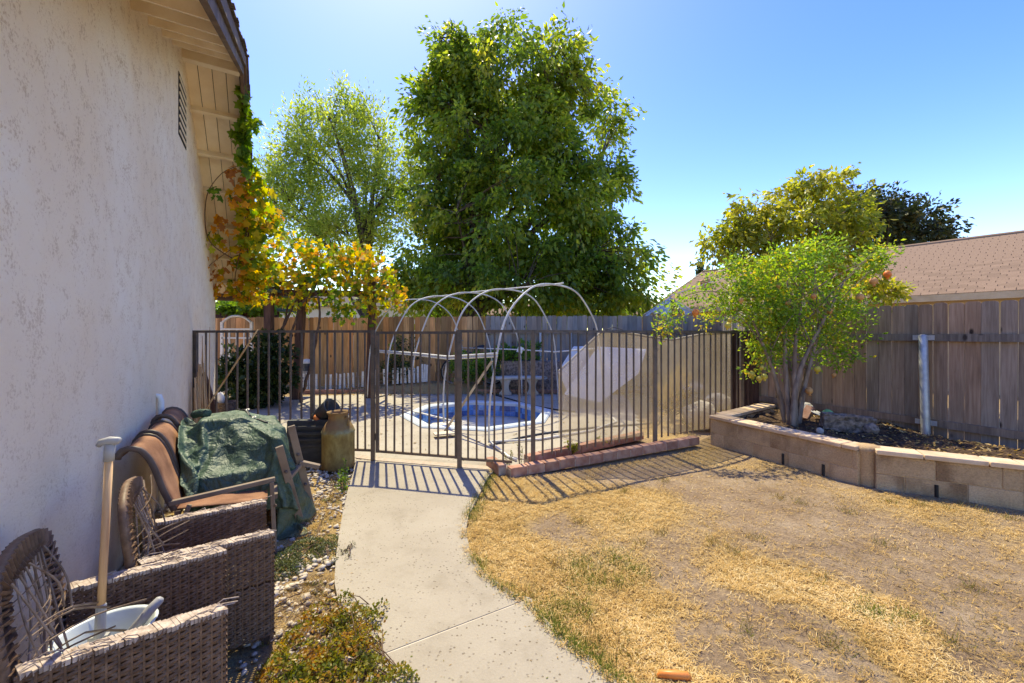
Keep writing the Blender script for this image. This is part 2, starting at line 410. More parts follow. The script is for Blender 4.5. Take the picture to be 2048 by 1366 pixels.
def m_can():
    t = NT('rusty_milk_can'); v = t.coords((1,1,.5), rand=False); n = t.noise(v, 14, 6, .7); n2 = t.noise(t.coords((1,1,1), rand=False), 5, 5)
    sp = t.n('ShaderNodeSeparateXYZ'); tc = t.n('ShaderNodeTexCoord'); t.l(tc.outputs['Object'], sp.inputs[0])
    c = t.ramp(n, [(.3, (.16,.10,.035)), (.55, (.27,.20,.075)), (.75, (.36,.29,.13))])
    up = t.n('ShaderNodeMapRange'); t.l(sp.outputs['Z'], up.inputs[0]); up.inputs[1].default_value = .41; up.inputs[2].default_value = .47
    c = t.mix(t.math('MULTIPLY', up.outputs[0], t.ramp(n2, [(.4, .95), (.65, .35)])), c, (.26,.14,.07))
    b1 = t.n('ShaderNodeMapRange'); t.l(sp.outputs['Z'], b1.inputs[0]); b1.inputs[1].default_value = .36; b1.inputs[2].default_value = .41
    b2 = t.n('ShaderNodeMapRange'); t.l(sp.outputs['Z'], b2.inputs[0]); b2.inputs[1].default_value = .46; b2.inputs[2].default_value = .42
    band = t.math('MULTIPLY', t.math('MULTIPLY', b1.outputs[0], b2.outputs[0]), t.ramp(n2, [(.46, 0.0), (.60, .7)]))
    c = t.mix(band, c, (.28,.34,.24))
    dn = t.n('ShaderNodeMapRange'); t.l(sp.outputs['Z'], dn.inputs[0]); dn.inputs[1].default_value = .14; dn.inputs[2].default_value = 0
    c = t.mix(t.math('MULTIPLY', dn.outputs[0], t.ramp(n, [(.3, 1.0), (.7, .4)])), c, (.15,.065,.025))
    return t.bsdf(c, .75, .15, t.bump(n, .4, .004), .3)
M['can'] = m_can()
M['blackplastic'] = pmat('black_plastic', (.025,.027,.032), (.06,.062,.07), 6, .5, .2, rand=.1)
M['bucketgray'] = pmat('dark_bucket', (.03,.035,.045), (.085,.095,.115), 8, .45, .2, rand=0)
M['pan'] = pmat('white_pan', (.50,.55,.56), (.64,.68,.68), 4, .3, .05, rand=0, spec=.5)
M['grayplastic'] = pmat('gray_plastic', (.30,.29,.29), (.42,.41,.41), 6, .5, .1, rand=.15)
M['orange'] = pmat('orange_plastic', (.62,.16,.03), (.75,.26,.07), 8, .4, .1, rand=0)
M['greenplastic'] = pmat('green_plastic', (.18,.45,.14), (.28,.55,.22), 5, .4, .05, rand=0)
M['tire'] = pmat('tire_rubber', (.015,.015,.018), (.03,.03,.034), 8, .7, .1, rand=0)
M['bluemetal'] = pmat('bike_frame', (.02,.025,.05), (.05,.06,.10), 8, .35, 0, rand=0)
def m_screen():
    t = NT('tan_shade_screen'); v = t.coords((1,1,1), rand=False); n = t.noise(v, 2.5, 4)
    c = t.ramp(n, [(.35, (.40,.31,.205)), (.65, (.50,.40,.28))])
    d = t.n('ShaderNodeBsdfDiffuse'); t.l(c, d.inputs[0]); tl = t.n('ShaderNodeBsdfTranslucent'); t.l(c, tl.inputs[0])
    m1 = t.n('ShaderNodeMixShader'); m1.inputs[0].default_value = .5; t.l(d.outputs[0], m1.inputs[1]); t.l(tl.outputs[0], m1.inputs[2])
    tp = t.n('ShaderNodeBsdfTransparent'); m2 = t.n('ShaderNodeMixShader'); m2.inputs[0].default_value = .50
    t.l(tp.outputs[0], m2.inputs[1]); t.l(m1.outputs[0], m2.inputs[2]); t.l(m2.outputs[0], t.out.inputs[0]); return t.m
M['screen'] = m_screen()
# roofs, walls
def m_shingle():
    t = NT('brown_shingle'); v = t.coords((1,1,1)); n = t.noise(v, 60, 5, .7)
    c = t.ramp(n, [(.3, (.19,.122,.088)), (.7, (.285,.195,.145))])
    c = t.mix(1.0, c, t.ramp(t.rnd(), [(0,.86),(1,1.08)]), 'MULTIPLY'); return t.bsdf(c, .95, 0, t.bump(n, .4, .004), .1)
M['shingle'] = m_shingle()
M['nwall'] = pmat('neighbour_stucco', (.52,.38,.24), (.60,.46,.31), 5, .9, .3, 60, rand=.05)
M['whitewall'] = pmat('pale_wall', (.70,.69,.66), (.80,.79,.77), 2, .9, .1, rand=0)
M['awning'] = pmat('green_awning', (.03,.07,.06), (.07,.13,.11), 4, .8, .2, rand=.1)
M['terracotta'] = pmat('terracotta', (.42,.20,.13), (.56,.30,.20), 8, .9, .3, rand=0)
M['torn'] = pmat('torn_canopy', (.46,.45,.43), (.66,.65,.62), 14, .8, .3, (60), (1,1,1), .1)
M['basket'] = pmat('old_basket', (.07,.045,.035), (.18,.13,.10), 30, .8, .8, 80, rand=0)
# bark and leaves
M['bark'] = pmat('bark', (.055,.038,.028), (.14,.105,.08), 6, .95, .9, 18, (3,3,.7), 0, dist=.03)
M['bark2'] = pmat('smooth_bark', (.16,.105,.075), (.30,.215,.16), 6, .9, .6, 25, (3,3,.7), 0)
M['vinestem'] = pmat('vine_stem', (.08,.045,.03), (.19,.115,.075), 8, .9, .6, 30, rand=.2)
M['leaf_big'] = leafmat('walnut_leaf', [(0,(.055,.10,.022)),(.45,(.12,.19,.03)),(.8,(.22,.265,.04)),(1,(.30,.30,.055))], .55, .42, .45, 2.2)
M['leaf_willow'] = leafmat('willow_leaf', [(0,(.10,.16,.045)),(.5,(.19,.26,.06)),(1,(.31,.35,.10))], .55, .45, .4, 2.2)
M['leaf_right'] = leafmat('avocado_leaf', [(0,(.09,.13,.02)),(.5,(.20,.235,.032)),(1,(.34,.31,.05))], .52, .42, .45, 1.9)
M['leaf_dark'] = leafmat('dark_leaf', [(0,(.018,.030,.013)),(.6,(.040,.055,.02)),(1,(.09,.07,.025))], .3)
M['leaf_pom'] = leafmat('pomegranate_leaf', [(0,(.07,.15,.022)),(.5,(.16,.265,.034)),(.85,(.26,.34,.045)),(1,(.42,.31,.045))], .52, .42, .45, 1.9)
M['leaf_vine'] = leafmat('grape_leaf', [(0,(.05,.13,.016)),(.35,(.145,.235,.02)),(.55,(.46,.38,.03)),(.75,(.56,.25,.03)),(1,(.30,.12,.04))], .52, .6)
M['leaf_bush'] = leafmat('bush_leaf', [(0,(.012,.028,.010)),(.6,(.03,.055,.016)),(1,(.075,.105,.028))], .3, .4)
M['leaf_lime'] = leafmat('lime_leaf', [(0,(.06,.14,.015)),(1,(.17,.27,.03))], .5)
M['leaf_cover'] = leafmat('groundcover_leaf', [(0,(.06,.085,.014)),(.45,(.145,.16,.022)),(.75,(.28,.22,.03)),(1,(.34,.16,.03))], .4)
M['leaf_thyme'] = leafmat('low_herb', [(0,(.06,.085,.035)),(1,(.17,.17,.075))], .3)
M['grass'] = leafmat('dry_grass', [(0,(.09,.135,.02)),(.25,(.19,.20,.04)),(.42,(.20,.13,.06)),(.6,(.50,.31,.11)),(.85,(.67,.47,.22)),(1,(.76,.62,.38))], .25, .8, .1, 1.1)
M['fruit_o'] = pmat('orange_fruit', (.62,.13,.025), (.72,.26,.06), 10, .5, .1, rand=.1)
M['fruit_y'] = pmat('yellow_fruit', (.42,.34,.04), (.55,.40,.07), 8, .5, .1, rand=.15)
M['fruit_b'] = pmat('russet_fruit', (.42,.17,.055), (.58,.30,.11), 10, .6, .2, rand=.15)
# ================================================================ the ground
PATH_L = [(742,918),(715,926),(706,950),(696,985),(686,1030),(677,1080),(671,1130),(671,1180),(680,1230),(700,1282),(738,1330),(790,1366),(900,1440),(1080,1545)]
PATH_R = [(1016,930),(990,944),(975,960),(955,1000),(938,1035),(934,1070),(943,1108),(968,1150),(1008,1180),(1056,1210),(1102,1258),(1152,1302),(1237,1366),(1370,1440),(1640,1545)]
PL = [G(*p) for p in PATH_L]; PR = [G(*p) for p in PATH_R]
def smooth_line(P, n):
    P = [Vector(p) for p in P]; out = []; L = [0]
    for a, b in zip(P, P[1:]): L.append(L[-1] + (b-a).length)
    for i in range(n):
        s = L[-1]*i/(n-1); k = max(j for j in range(len(L)-1) if L[j] <= s+1e-9); k = min(k, len(P)-2)
        u = (s-L[k])/(L[k+1]-L[k]); p0 = P[max(k-1,0)]; p1 = P[k]; p2 = P[k+1]; p3 = P[min(k+2, len(P)-1)]
        out.append(.5*((2*p1)+(p2-p0)*u+(2*p0-5*p1+4*p2-p3)*u*u+(3*p1-p0-3*p2+p3)*u**3))
    return out
PLs = smooth_line(PL, 90); PRs = smooth_line(PR, 90)
for q in PLs + PRs: q.x += random.uniform(-.004,.004)
path_poly = np.array([(p.x, p.y) for p in PLs] + [(p.x, p.y) for p in reversed(PRs)])
def in_poly(x, y, poly):
    x = np.asarray(x); y = np.asarray(y); r = np.zeros(x.shape, bool); n = len(poly); j = n-1
    for i in range(n):
        xi, yi = poly[i]; xj, yj = poly[j]
        c = ((yi > y) != (yj > y)) & (x < (xj-xi)*(y-yi)/(yj-yi+1e-12)+xi); r ^= c; j = i
    return r
def dist_line(x, y, P):
    d = np.full(np.shape(x), 1e9)
    for a, b in zip(P, P[1:]):
        ax, ay, bx, by = a.x, a.y, b.x, b.y; L2 = (bx-ax)**2+(by-ay)**2+1e-9
        u = np.clip(((x-ax)*(bx-ax)+(y-ay)*(by-ay))/L2, 0, 1); d = np.minimum(d, np.hypot(x-ax-u*(bx-ax), y-ay-u*(by-ay)))
    return d
SPA_C = Vector((-.62, 7.67, 0)); SPA_R = 1.42
SPA_A = [R(10+45*i) for i in range(8)]
def octa(r): return [(SPA_C.x + r*math.cos(a), SPA_C.y + r*math.sin(a)) for a in SPA_A]
# bare / straw / green patches read off the lawn
BARE = [(1355,1150,.16),(1400,1290,.17),(1480,1350,.15),(1625,1270,.2),(1650,1330,.2),(1110,1055,.2),(1520,1005,.5),(1700,1080,.5),(1850,1120,.45),(1780,1150,.4),(1980,1290,.3),(1600,1180,.12),(1400,960,.45),(1250,955,.3),(1480,1230,.15)]
STRAW = [(1000,1130,.3),(1040,1010,.28),(1100,1190,.2),(1220,1240,.22),(1290,1300,.14),(1530,1160,.2),(1620,1190,.14),(1800,1240,.22),(1780,1320,.2),(1130,1310,.12),(1180,990,.25),(1290,1015,.25),(1700,1215,.13),(1180,1340,.1)]
GREEN = [(1225,1115,.12),(1180,1165,.11),(1270,1140,.08),(1120,1215,.09),(1160,1130,.09),(1740,1225,.07),(1820,1240,.05),(1165,1225,.07),(1240,1170,.07)]
BARE = [(G(a,b),r) for a,b,r in BARE]; STRAW = [(G(a,b),r) for a,b,r in STRAW]; GREEN = [(G(a,b),r) for a,b,r in GREEN]
def straw_f(x, y):
    s = .40 + .62*(fbm(x*1.7, y*1.7, 3)-.42)*1.9
    wob = (fbm(x*7, y*7, 9)-.5)*.5
    for c, r in BARE: s = s - .8*np.exp(-(((x-c.x)**2+(y-c.y)**2)/(r*r))*(1+wob))
    for c, r in STRAW: s = s + .62*np.exp(-(((x-c.x)**2+(y-c.y)**2)/(r*r))*(1+wob))
    s = s - .16*np.clip((x-2.2)/2.0, 0, 1)
    s = s + .5*np.exp(-(dist_line(x, y, PRs)/.28)**2)
    return np.clip(s, 0, 1)
def green_f(x, y):
    g = np.zeros(np.shape(x)); wob = (fbm(x*9, y*9, 5)-.5)*1.2
    for c, r in GREEN: g = g + .5*np.exp(-(((x-c.x)**2+(y-c.y)**2)/(r*r))*(1+wob))
    g = g + np.exp(-(dist_line(x, y, PRs)/.075)**2)*np.clip((fbm(x*3.5, y*3.5, 21)-.36)*3, 0, .8)
    return np.clip(g, 0, 1)
def ground_z(x, y):
    z = (fbm(x*1.1, y*1.1, 31)-.5)*.05 + (fbm(x*5, y*5, 33)-.5)*.022
    z = z + .004
    near = np.clip((dist_line(x, y, PRs)-.0)/.25, 0, 1); z = z*near + .004*(1-near)
    deckm = np.clip((y-4.2)/.5, 0, 1)*np.clip((2.9-x)/.4, 0, 1); z = z*(1-deckm) - .03*deckm
    z = np.where(in_poly(x, y, path_poly), -.03, z)
    back = np.clip((y-10.2)/.3, 0, 1); z = z + back*(.10 + .16*np.clip((x+4.6)/2.4, 0, 1)*np.clip((-.6-x)/.5, 0, 1))
    return z
def axis(lo, hi, st, far_lo, far_hi):
    a = list(np.arange(lo, hi+1e-6, st)); s = st; x = lo
    pre = []
    while x > far_lo: s *= 1.35; x -= s; pre.append(x)
    s = st; x = a[-1]; post = []
    while x < far_hi: s *= 1.35; x += s; post.append(x)
    return np.array(pre[::-1] + a + post)
gx = axis(-4.2, 6.0, .075, -700, 700); gy = axis(.2, 11.4, .075, -300, 1500)
GXX, GYY = np.meshgrid(gx, gy); X = GXX.ravel(); Y = GYY.ravel()
inner = (X > -4.3) & (X < 6.1) & (Y > .1) & (Y < 11.6)
Z = np.where(inner, ground_z(X, Y), np.where(Y > 11.4, .1, 0.0))
nx = len(gx); ny = len(gy); I = np.arange(nx*ny).reshape(ny, nx)
Q = np.stack([I[:-1,:-1], I[:-1,1:], I[1:,1:], I[1:,:-1]], -1).reshape(-1, 4)
cxm = X[Q].mean(1); cym = Y[Q].mean(1)
Q = Q[~in_poly(cxm, cym, octa(SPA_R-.08))]
me = npmesh('ground', np.stack([X, Y, Z], 1), Q, smooth=True, attrs={'straw': np.where(inner, straw_f(X, Y), .4), 'green': np.where(inner, green_f(X, Y), 0)})
tag(link('ground', me, M['ground']), kind='structure')

# the path: two slabs with a joint between them
J0 = G(735,1330); J1 = G(1062,1204)
def path_slab(PLa, PRa, name):
    n = len(PLa); mb = MB(); zt = .022
    rows = 9; V = []
    for a, b in zip(PLa, PRa):
        for k in range(rows): p = a.lerp(b, k/(rows-1)); V.append((p.x, p.y, zt))
    fs = [(i*rows+k, i*rows+k+1, (i+1)*rows+k+1, (i+1)*rows+k) for i in range(n-1) for k in range(rows-1)]
    mb.add(V, fs)
    ring = PLa + PRa[::-1]; m = len(ring)
    mb.add([(p.x, p.y, zt) for p in ring] + [(p.x, p.y, -.06) for p in ring], [(i, (i+1) % m, m+(i+1) % m, m+i) for i in range(m)])
    return mb.build(name, M['path'], smooth=False, kind='structure')
def cut(Ps, J):        # split a border line at the joint end
    k = min(range(len(Ps)), key=lambda i: (Ps[i]-J).length); return Ps[:k] + [J], [J] + Ps[k+1:]
def resample(P, n):
    L = [0]
    for a, b in zip(P, P[1:]): L.append(L[-1]+(b-a).length)
    out = []
    for i in range(n):
        s = L[-1]*i/(n-1); k = 0
        while k < len(P)-2 and L[k+1] < s: k += 1
        d = L[k+1]-L[k]; out.append(P[k].lerp(P[k+1], (s-L[k])/d if d > 1e-9 else 0))
    return out
la, lb = cut(PLs, J0); ra, rb = cut(PRs, J1); jd = (la[-2]-la[-1]).normalized()*.006
path_slab(resample(la[:-1]+[J0 + jd], 40), resample(ra[:-1]+[J1 + jd], 40), 'path')
path_slab(resample([J0 - jd]+lb[1:], 40), resample([J1 - jd]+rb[1:], 40), 'path_slab')
mb = MB(); mb.bar(J0 + Vector((0,0,.008)), J1 + Vector((0,0,.008)), .012, .022); mb.build('path_joint', M['palewood'], kind='structure')

# pool deck with a hole for the spa, scored into bays
dl = [(-4.1, 4.93), (-1.62, 4.80), (-.58, 4.56), (.02, 4.47), (.33, 4.90), (1.8, 5.83), (2.2, 7.2), (2.6, 9.2), (2.7, 10.15), (-3.2, 10.25), (-6.3, 9.6), (-5.6, 6.6)]
dx = np.arange(-6.4, 2.8, .07); dy = np.arange(4.4, 10.4, .07); DX, DY = np.meshgrid(dx, dy); X = DX.ravel(); Y = DY.ravel()
I = np.arange(len(X)).reshape(len(dy), len(dx)); Q = np.stack([I[:-1,:-1], I[:-1,1:], I[1:,1:], I[1:,:-1]], -1).reshape(-1, 4)
cxm = X[Q].mean(1); cym = Y[Q].mean(1)
keep = in_poly(cxm, cym, dl) & ~in_poly(cxm, cym, octa(SPA_R-.07))
link('deck', npmesh('deck', np.stack([X, Y, np.full(len(X), .016)], 1), Q[keep]), M['deck'])
tag(bpy.data.objects['deck'], kind='structure')
mb = MB()
for a, b in (((-1.61,4.93),(-3.0,9.9)), ((-.1,4.6),(-.25,6.2)), ((-4.0,6.3),(-2.0,6.7)), ((.75,7.9),(2.3,8.2))):
    mb.bar((a[0],a[1],.0165), (b[0],b[1],.0165), .012, .004)
mb.build('deck_score_lines', M['mortar'], kind='structure')
# pinkish strip under the gate
mb = MB(); st = [G(716,919), G(752,924), G(919,938), G(1014,945)]
for a, b in zip(st, st[1:]): mb.bar(a + Vector((0,.03,.014)), b + Vector((0,.03,.014)), .11, .03)
mb.build('threshold', M['mortar'], kind='structure')

# ---------------------------------------------------------------- the spa
spa = thing('sunken_spa', 'empty eight-sided sunken spa with blue tile band and pale rim', 'spa', SPA_C)
o1, o2, o3 = octa(SPA_R), octa(SPA_R-.20), octa(SPA_R-.22)
mb = MB(); n = 8; V = []
prof = [(SPA_R, .0), (SPA_R, .03), (SPA_R-.025, .05), (SPA_R-.17, .05), (SPA_R-.20, .03), (SPA_R-.20, -.02)]
for r, z in prof: V += [(x, y, z) for x, y in octa(r)]
mb.add(V, [(i*8+k, i*8+(k+1) % 8, (i+1)*8+(k+1) % 8, (i+1)*8+k) for i in range(len(prof)-1) for k in range(8)])
mb.build('rim', M['rim'], spa)
mb = MB(); prof = [(SPA_R-.195, -.02), (SPA_R-.195, -.25), (SPA_R-.30, -.268), (SPA_R-.60, -.285), (SPA_R-1.0, -.30), (SPA_R-1.3, -.31)]; V = []
for r, z in prof: V += [(x, y, z) for x, y in octa(r)]
mb.add(V, [(i*8+k, i*8+(k+1) % 8, (i+1)*8+(k+1) % 8, (i+1)*8+k) for i in range(len(prof)-1) for k in range(8)] + [tuple(40+k for k in range(8))])
mb.build('basin', M['plaster'], spa)
tile_me = MB(); tile_me.box((0,0,0), (.104, .012, .104)); tile_me = tile_me.mesh('tile'); tile_me.materials.append(M['tile'])
pts = octa(SPA_R-.205)
for k in range(8):
    a = Vector((*pts[k], 0)); b = Vector((*pts[(k+1) % 8], 0)); L = (b-a).length; nt = int(L/.109); d = (b-a).normalized(); ang = math.atan2(d.y, d.x)
    for i in range(nt):
        for j in range(2):
            p = a + d*(L*(i+.5)/nt); p.z = -.075 - .108*j
            link('tile', tile_me, None, spa, p, (0, 0, ang), (L/nt/.109, 1, 1))
mb = MB()      # grout bed just behind the tiles
V = []
for r, z in ((SPA_R-.203, -.02), (SPA_R-.203, -.245)): V += [(x, y, z) for x, y in octa(r)]
mb.add(V, [(k, (k+1) % 8, 8+(k+1) % 8, 8+k) for k in range(8)]); mb.build('grout_bed', M['grout'], spa)
mb = MB(); mb.lathe([(.05,0),(.09,.03),(.05,.05)], (SPA_C.x+.35, SPA_C.y-.45, -.305), 7, cap1=True); mb.build('debris', M['soil'], spa)
# ================================================================ the house on the left
house = thing('house', 'cream stucco house gable wall with tan soffit and brown fascia along the left', 'house', HW(5,0))
TR = 5.74; ZR = 4.675; SF = .65; SN = .43; OV = .56; TE = 9.03; T0 = .2
def zs(t): return ZR - (SF*(t-TR) if t > TR else SN*(TR-t))
DEPTH = 7.0
mb = MB()     # the gable wall as a fine sheet with rounded far corner plus side wall
prof = [T0, 1.5, 3, 4.2, TR, 7, 8, 8.6, TE-.12]
V = []; fs = []
cols = [HW(t, 0) for t in prof] + [HW(TE-.12+.12*math.sin(q), -.12+.12*math.cos(q)) for q in (R(30), R(60), R(90))] + [HW(TE, -DEPTH)]
tops = [zs(t)+.02 for t in prof] + [zs(TE)+.02]*4
for p, z in zip(cols, tops): V += [(p.x, p.y, -.1), (p.x, p.y, z)]
fs = [(2*i, 2*i+1, 2*i+3, 2*i+2) for i in range(len(cols)-1)]
p = HW(T0, 0); q = HW(T0, -DEPTH); k = len(V); V += [(p.x,p.y,-.1),(p.x,p.y,zs(T0)+.02),(q.x,q.y,-.1),(q.x,q.y,zs(T0)+.02)]; fs.append((k,k+2,k+3,k+1))
mb.add(V, fs); mb.build('wall', M['stucco'], house)
# soffit boards run along the rake, in four strips; lookouts cross under them
def rake(ta, tb, a0, a1, dz0, dz1):
    P = []
    for t in (ta, tb):
        for a in (a0, a1):
            for dz in (dz0, dz1): p = HW(t, a); P.append((p.x, p.y, zs(t)+dz))
    return P, [(0,1,3,2),(4,6,7,5),(0,4,5,1),(2,3,7,6),(0,2,6,4),(1,5,7,3)]
TEND = 9.45
joints_far = [TR, 6.9, 8.3, TEND]; joints_near = [TR, 4.6, 3.3, 1.9, .2]
for i in range(4):
    a0 = -.02 + i*(OV-.02)/4; a1 = a0 + (OV-.02)/4 - .007
    for jn in (joints_far, joints_near):
        for ta, tb in zip(jn, jn[1:]):
            mb = MB(); mb.add(*rake(ta+(.003 if tb>ta else -.003), tb, a0, a1, .0+random.uniform(-.002,.002), .02)); mb.build('soffit_board', M['soffit'], house)
for t in (6.32, 6.84, 7.36, 7.95, 8.55, 9.1, 5.22, 4.75, 4.28, 3.8, 3.3, 2.7):
    mb = MB(); sgn = -SF if t > TR else SN; ang = math.atan(sgn)
    a = HW(t, -.05, zs(t)-.045); b = HW(t, OV-.035, zs(t)-.045)
    upv = Vector((U.x*-sgn, U.y*-sgn, 1)).normalized()
    mb.bar(a, b, .045, .085, upv); mb.build('lookout', M['lookout'], house, bevel=.003)
mb = MB(); mb.bar(HW(TR, -.05, ZR-.075), HW(TR, OV-.035, ZR-.075), .09, .17); mb.build('ridge_beam', M['lookout'], house, bevel=.004)
for (ta, tb) in ((TR, TEND), (TR, .2)):
    mb = MB(); mb.add(*rake(ta, tb, OV-.033, OV+.006, -.15, .035)); mb.build('fascia_board', M['fascia'], house)
    mb = MB(); mb.add(*rake(ta, tb, OV+.009, OV+.03, -.05, .06)); mb.build('fascia_trim', M['fascia'], house)
# shingle courses along the rake edge and the roof planes
for sgn, tend in ((1, TEND+.1), (-1, 0.0)):
    mb = MB(); ta, tb = TR, tend; mb.add(*rake(ta, tb, -DEPTH, OV+.02, .042, .065)); mb.build('roof_deck', M['ownroof'], house)
    L = abs(tend-TR); nC = int(L/.14)
    for i in range(nC):
        t = TR + sgn*i*.14; w = OV + .045 + random.uniform(0, .02)
        mb = MB(); P, f = rake(t, t+sgn*.16, OV-.5, w, .068+random.uniform(0,.006), .082+random.uniform(0,.006)); mb.add(P, f); mb.build('roof_shingle', M['ownroof'], house)
mb = MB(); mb.add(*rake(TEND, TEND+.025, -DEPTH, OV-.0, -.12, .03)); mb.build('eave_fascia', M['fascia'], house)
# gable vent with slats
vt0, vt1, vz0, vz1 = 5.50, 5.95, 3.60, 4.26
vent = MB(); 
mb = MB(); mb.box(HW((vt0+vt1)/2, .004, (vz0+vz1)/2), (.004, vt1-vt0, vz1-vz0), wallrot()); vent_o = mb.build('gable_vent', M['dark'], house)
for i in range(8):
    z = vz0 + .04 + i*(vz1-vz0-.06)/7.4
    mb = MB(); mb.box(HW((vt0+vt1)/2, .010, z), (.006, vt1-vt0-.02, .020), wallrot() @ Matrix.Rotation(R(18), 3, 'Y')); mb.build('vent_slat', M['lookout'], vent_o)
# white conduit stub low on the wall
mb = MB(); mb.tube([HW(4.54,.03,-.02), HW(4.54,.03,.93), HW(4.54,.02,.97), HW(4.54,-.02,.98)], .022, 10); mb.build('conduit', M['white'], house, True)
# ================================================================ iron fence and gate
FH = 1.545
def iron_run(root, a, b, n, z0, z1, picket=.017, rail=True, bottom=True, first=False, last=False):
    a = Vector(a); b = Vector(b); d = (b-a).normalized(); ang = math.atan2(d.y, d.x)
    if rail:
        mb = MB(); mb.bar(a + Vector((0,0,z1)), b + Vector((0,0,z1)), .026, .030); mb.build('top_rail', M['iron'], root)
    if bottom:
        mb = MB(); mb.bar(a + Vector((0,0,z0)), b + Vector((0,0,z0)), .024, .028); mb.build('bottom_rail', M['iron'], root)
    zl = z0 if bottom else z0-.02
    key = 'picket_%.3f_%.3f' % (picket, z1-zl)
    if key not in bpy.data.meshes:
        mb = MB(); mb.box((0,0,(z1-zl)/2), (picket, picket, z1-zl)); me = mb.mesh(key); me.materials.append(M['iron'])
    me = bpy.data.meshes[key]
    for i in range(n):
        u = (i+1)/(n+1) if not (first or last) else i/max(n-1, 1)
        p = a.lerp(b, u)
        link('picket', me, None, root, (p.x, p.y, zl+.012), (R(random.uniform(-.25,.25)), R(random.uniform(-.25,.25)), ang))
def iron_post(root, p, h=FH, w=.042, z0=-.05):
    mb = MB(); mb.box((p[0], p[1], (h+z0)/2), (w, w, h-z0)); return mb.build('post', M['iron'], root)
Pw = HW(6.43, .03); P625 = Vector((-2.378, 4.918, 0)); P750 = Vector((-1.625, 4.822, 0)); Pg = Vector((-.581, 4.566, 0)); Pc = Vector((.0, 4.455, 0)); P1066 = Vector((.234, 4.58, 0)); P1310 = Vector((1.90, 5.48, 0)); Pe = Vector((3.55, 6.375, 0))
fl = thing('iron_fence', 'black iron picket fence from the house wall to the gate, behind the milk can', 'fence', P625)
iron_run(fl, Pw, P625, 10, .14, FH-.015); iron_run(fl, P625, P750, 7, .14, FH-.015)
for p in (Pw, P625, P750): iron_post(fl, p)
gate = thing('iron_gate', 'closed iron picket gate across the end of the concrete path', 'gate', P750)
ga = P750.lerp(Pg, .055); gb = P750.lerp(Pg, .965)
iron_run(gate, ga, gb, 8, .135, FH-.03)
for p in (ga, gb): 
    mb = MB(); mb.bar(p + Vector((0,0,.12)), p + Vector((0,0,FH-.015)), .034, .034, (0,1,0)); mb.build('gate_stile', M['iron'], gate)
for z in (.30, 1.30):
    mb = MB(); mb.lathe([(.012,-.04),(.012,.04)], ((P750+ga)/2) + Vector((0,0,z)), 8, cap0=True, cap1=True); mb.bar(P750 + Vector((0,0,z)), ga + Vector((0,0,z)), .012, .02); mb.build('hinge', M['iron'], gate)
mb = MB(); c = gb + Vector((.02,-.02,.98)); mb.box(c, (.09,.03,.05)); mb.bar(c + Vector((-.03,-.03,0)), c + Vector((.06,-.03,.0)), .012, .012); mb.build('latch', M['iron'], gate)
fr = thing('iron_fence', 'iron picket fence running right from the gate along the brick curb', 'fence', Pc)
iron_run(fr, Pg, Pc, 5, .12, FH-.015)
iron_run(fr, Pc, P1066, 2, .13, FH-.015, bottom=False)
iron_run(fr, P1066, P1310, 14, .14, FH-.015, bottom=False); iron_run(fr, P1310, Pe, 14, .12, FH-.015, bottom=False)
for p in (Pg, P1066, P1310, Pe): iron_post(fr, p, w=.048)
mb = MB(); mb.tube([P1066.lerp(P1310,.55)+Vector((0,0,FH+.005)), P1066.lerp(P1310,.62)+Vector((0,0,FH+.04)), P1066.lerp(P1310,.7)+Vector((0,0,FH+.005))], .006, 6); mb.build('wire_tie', M['iron'], fr, True)

# ---------------------------------------------------------------- board fences
def dogear(w, h, th=.018, ear=.028, r=False):
    mb = MB(); n = Vector((0,1,0))
    if r: top = [(w/2-ear*1.4*(1-math.cos(q))*0, 0) for q in ()]
    poly = [(-w/2,0),(w/2,0),(w/2,h-ear),(w/2-ear*.3,h-ear*.35),(w/2-ear,h),(-w/2+ear,h),(-w/2+ear*.3,h-ear*.35),(-w/2,h-ear)]
    k = len(poly); V = [(x,-th/2,z) for x,z in poly] + [(x,th/2,z) for x,z in poly]
    mb.add(V, [tuple(range(k)), tuple(reversed(range(k,2*k)))] + [(i,k+i,k+(i+1)%k,(i+1)%k) for i in range(k)])
    return mb
def board_fence(root, a, b, w, zb, zt, mat, gap=.005, nvar=4, jit=.012, rails=(), rail_side=-1, rail_mat=None, name='board', seed=1):
    rnd = random.Random(seed); a = Vector(a); b = Vector(b); d = b-a; L = d.length; d.normalize(); ang = math.atan2(d.y, d.x); nrm = Vector((d.y, -d.x, 0))
    mes = []
    for i in range(nvar):
        ww = w*(1+rnd.uniform(-.06,.06)); me = dogear(ww-gap, zt-zb+rnd.uniform(-.004,.004), ear=.03).mesh(root.name+'_'+name); me.materials.append(mat); mes.append((ww, me))
    x = 0; out = []
    while x < L - w*.4:
        ww, me = rnd.choice(mes); p = a + d*(x+ww/2)
        o = link(name, me, None, root, (p.x + nrm.x*rnd.uniform(-.003,.003), p.y + nrm.y*rnd.uniform(-.003,.003), zb + rnd.uniform(-jit,jit)), (rnd.uniform(-.004,.004), rnd.uniform(-.006,.006), ang + rnd.uniform(-.015,.015) + (math.pi if rnd.random()<.5 else 0)))
        out.append(o); x += ww
    for z, h in rails:
        mb = MB(); off = nrm*.03
        mb.bar(a + off*1.0 + Vector((0,0,z)), b + off*1.0 + Vector((0,0,z)), .038, h); mb.build('rail', rail_mat or mat, root)
    return out
# right fence: runs away beside the planter
RF0 = Vector((6.6, 2.53, 0)); RF1 = Vector((4.20, 7.43, 0))
rf = thing('board_fence', 'weathered brown dog-ear board fence behind the raised block planter', 'fence', RF0)
board_fence(rf, RF1, RF0, .141, .13, 1.885, M['weatherwood'], gap=.007, rails=((1.455,.09),(.385,.09)), rail_mat=M['railwood'], seed=3)
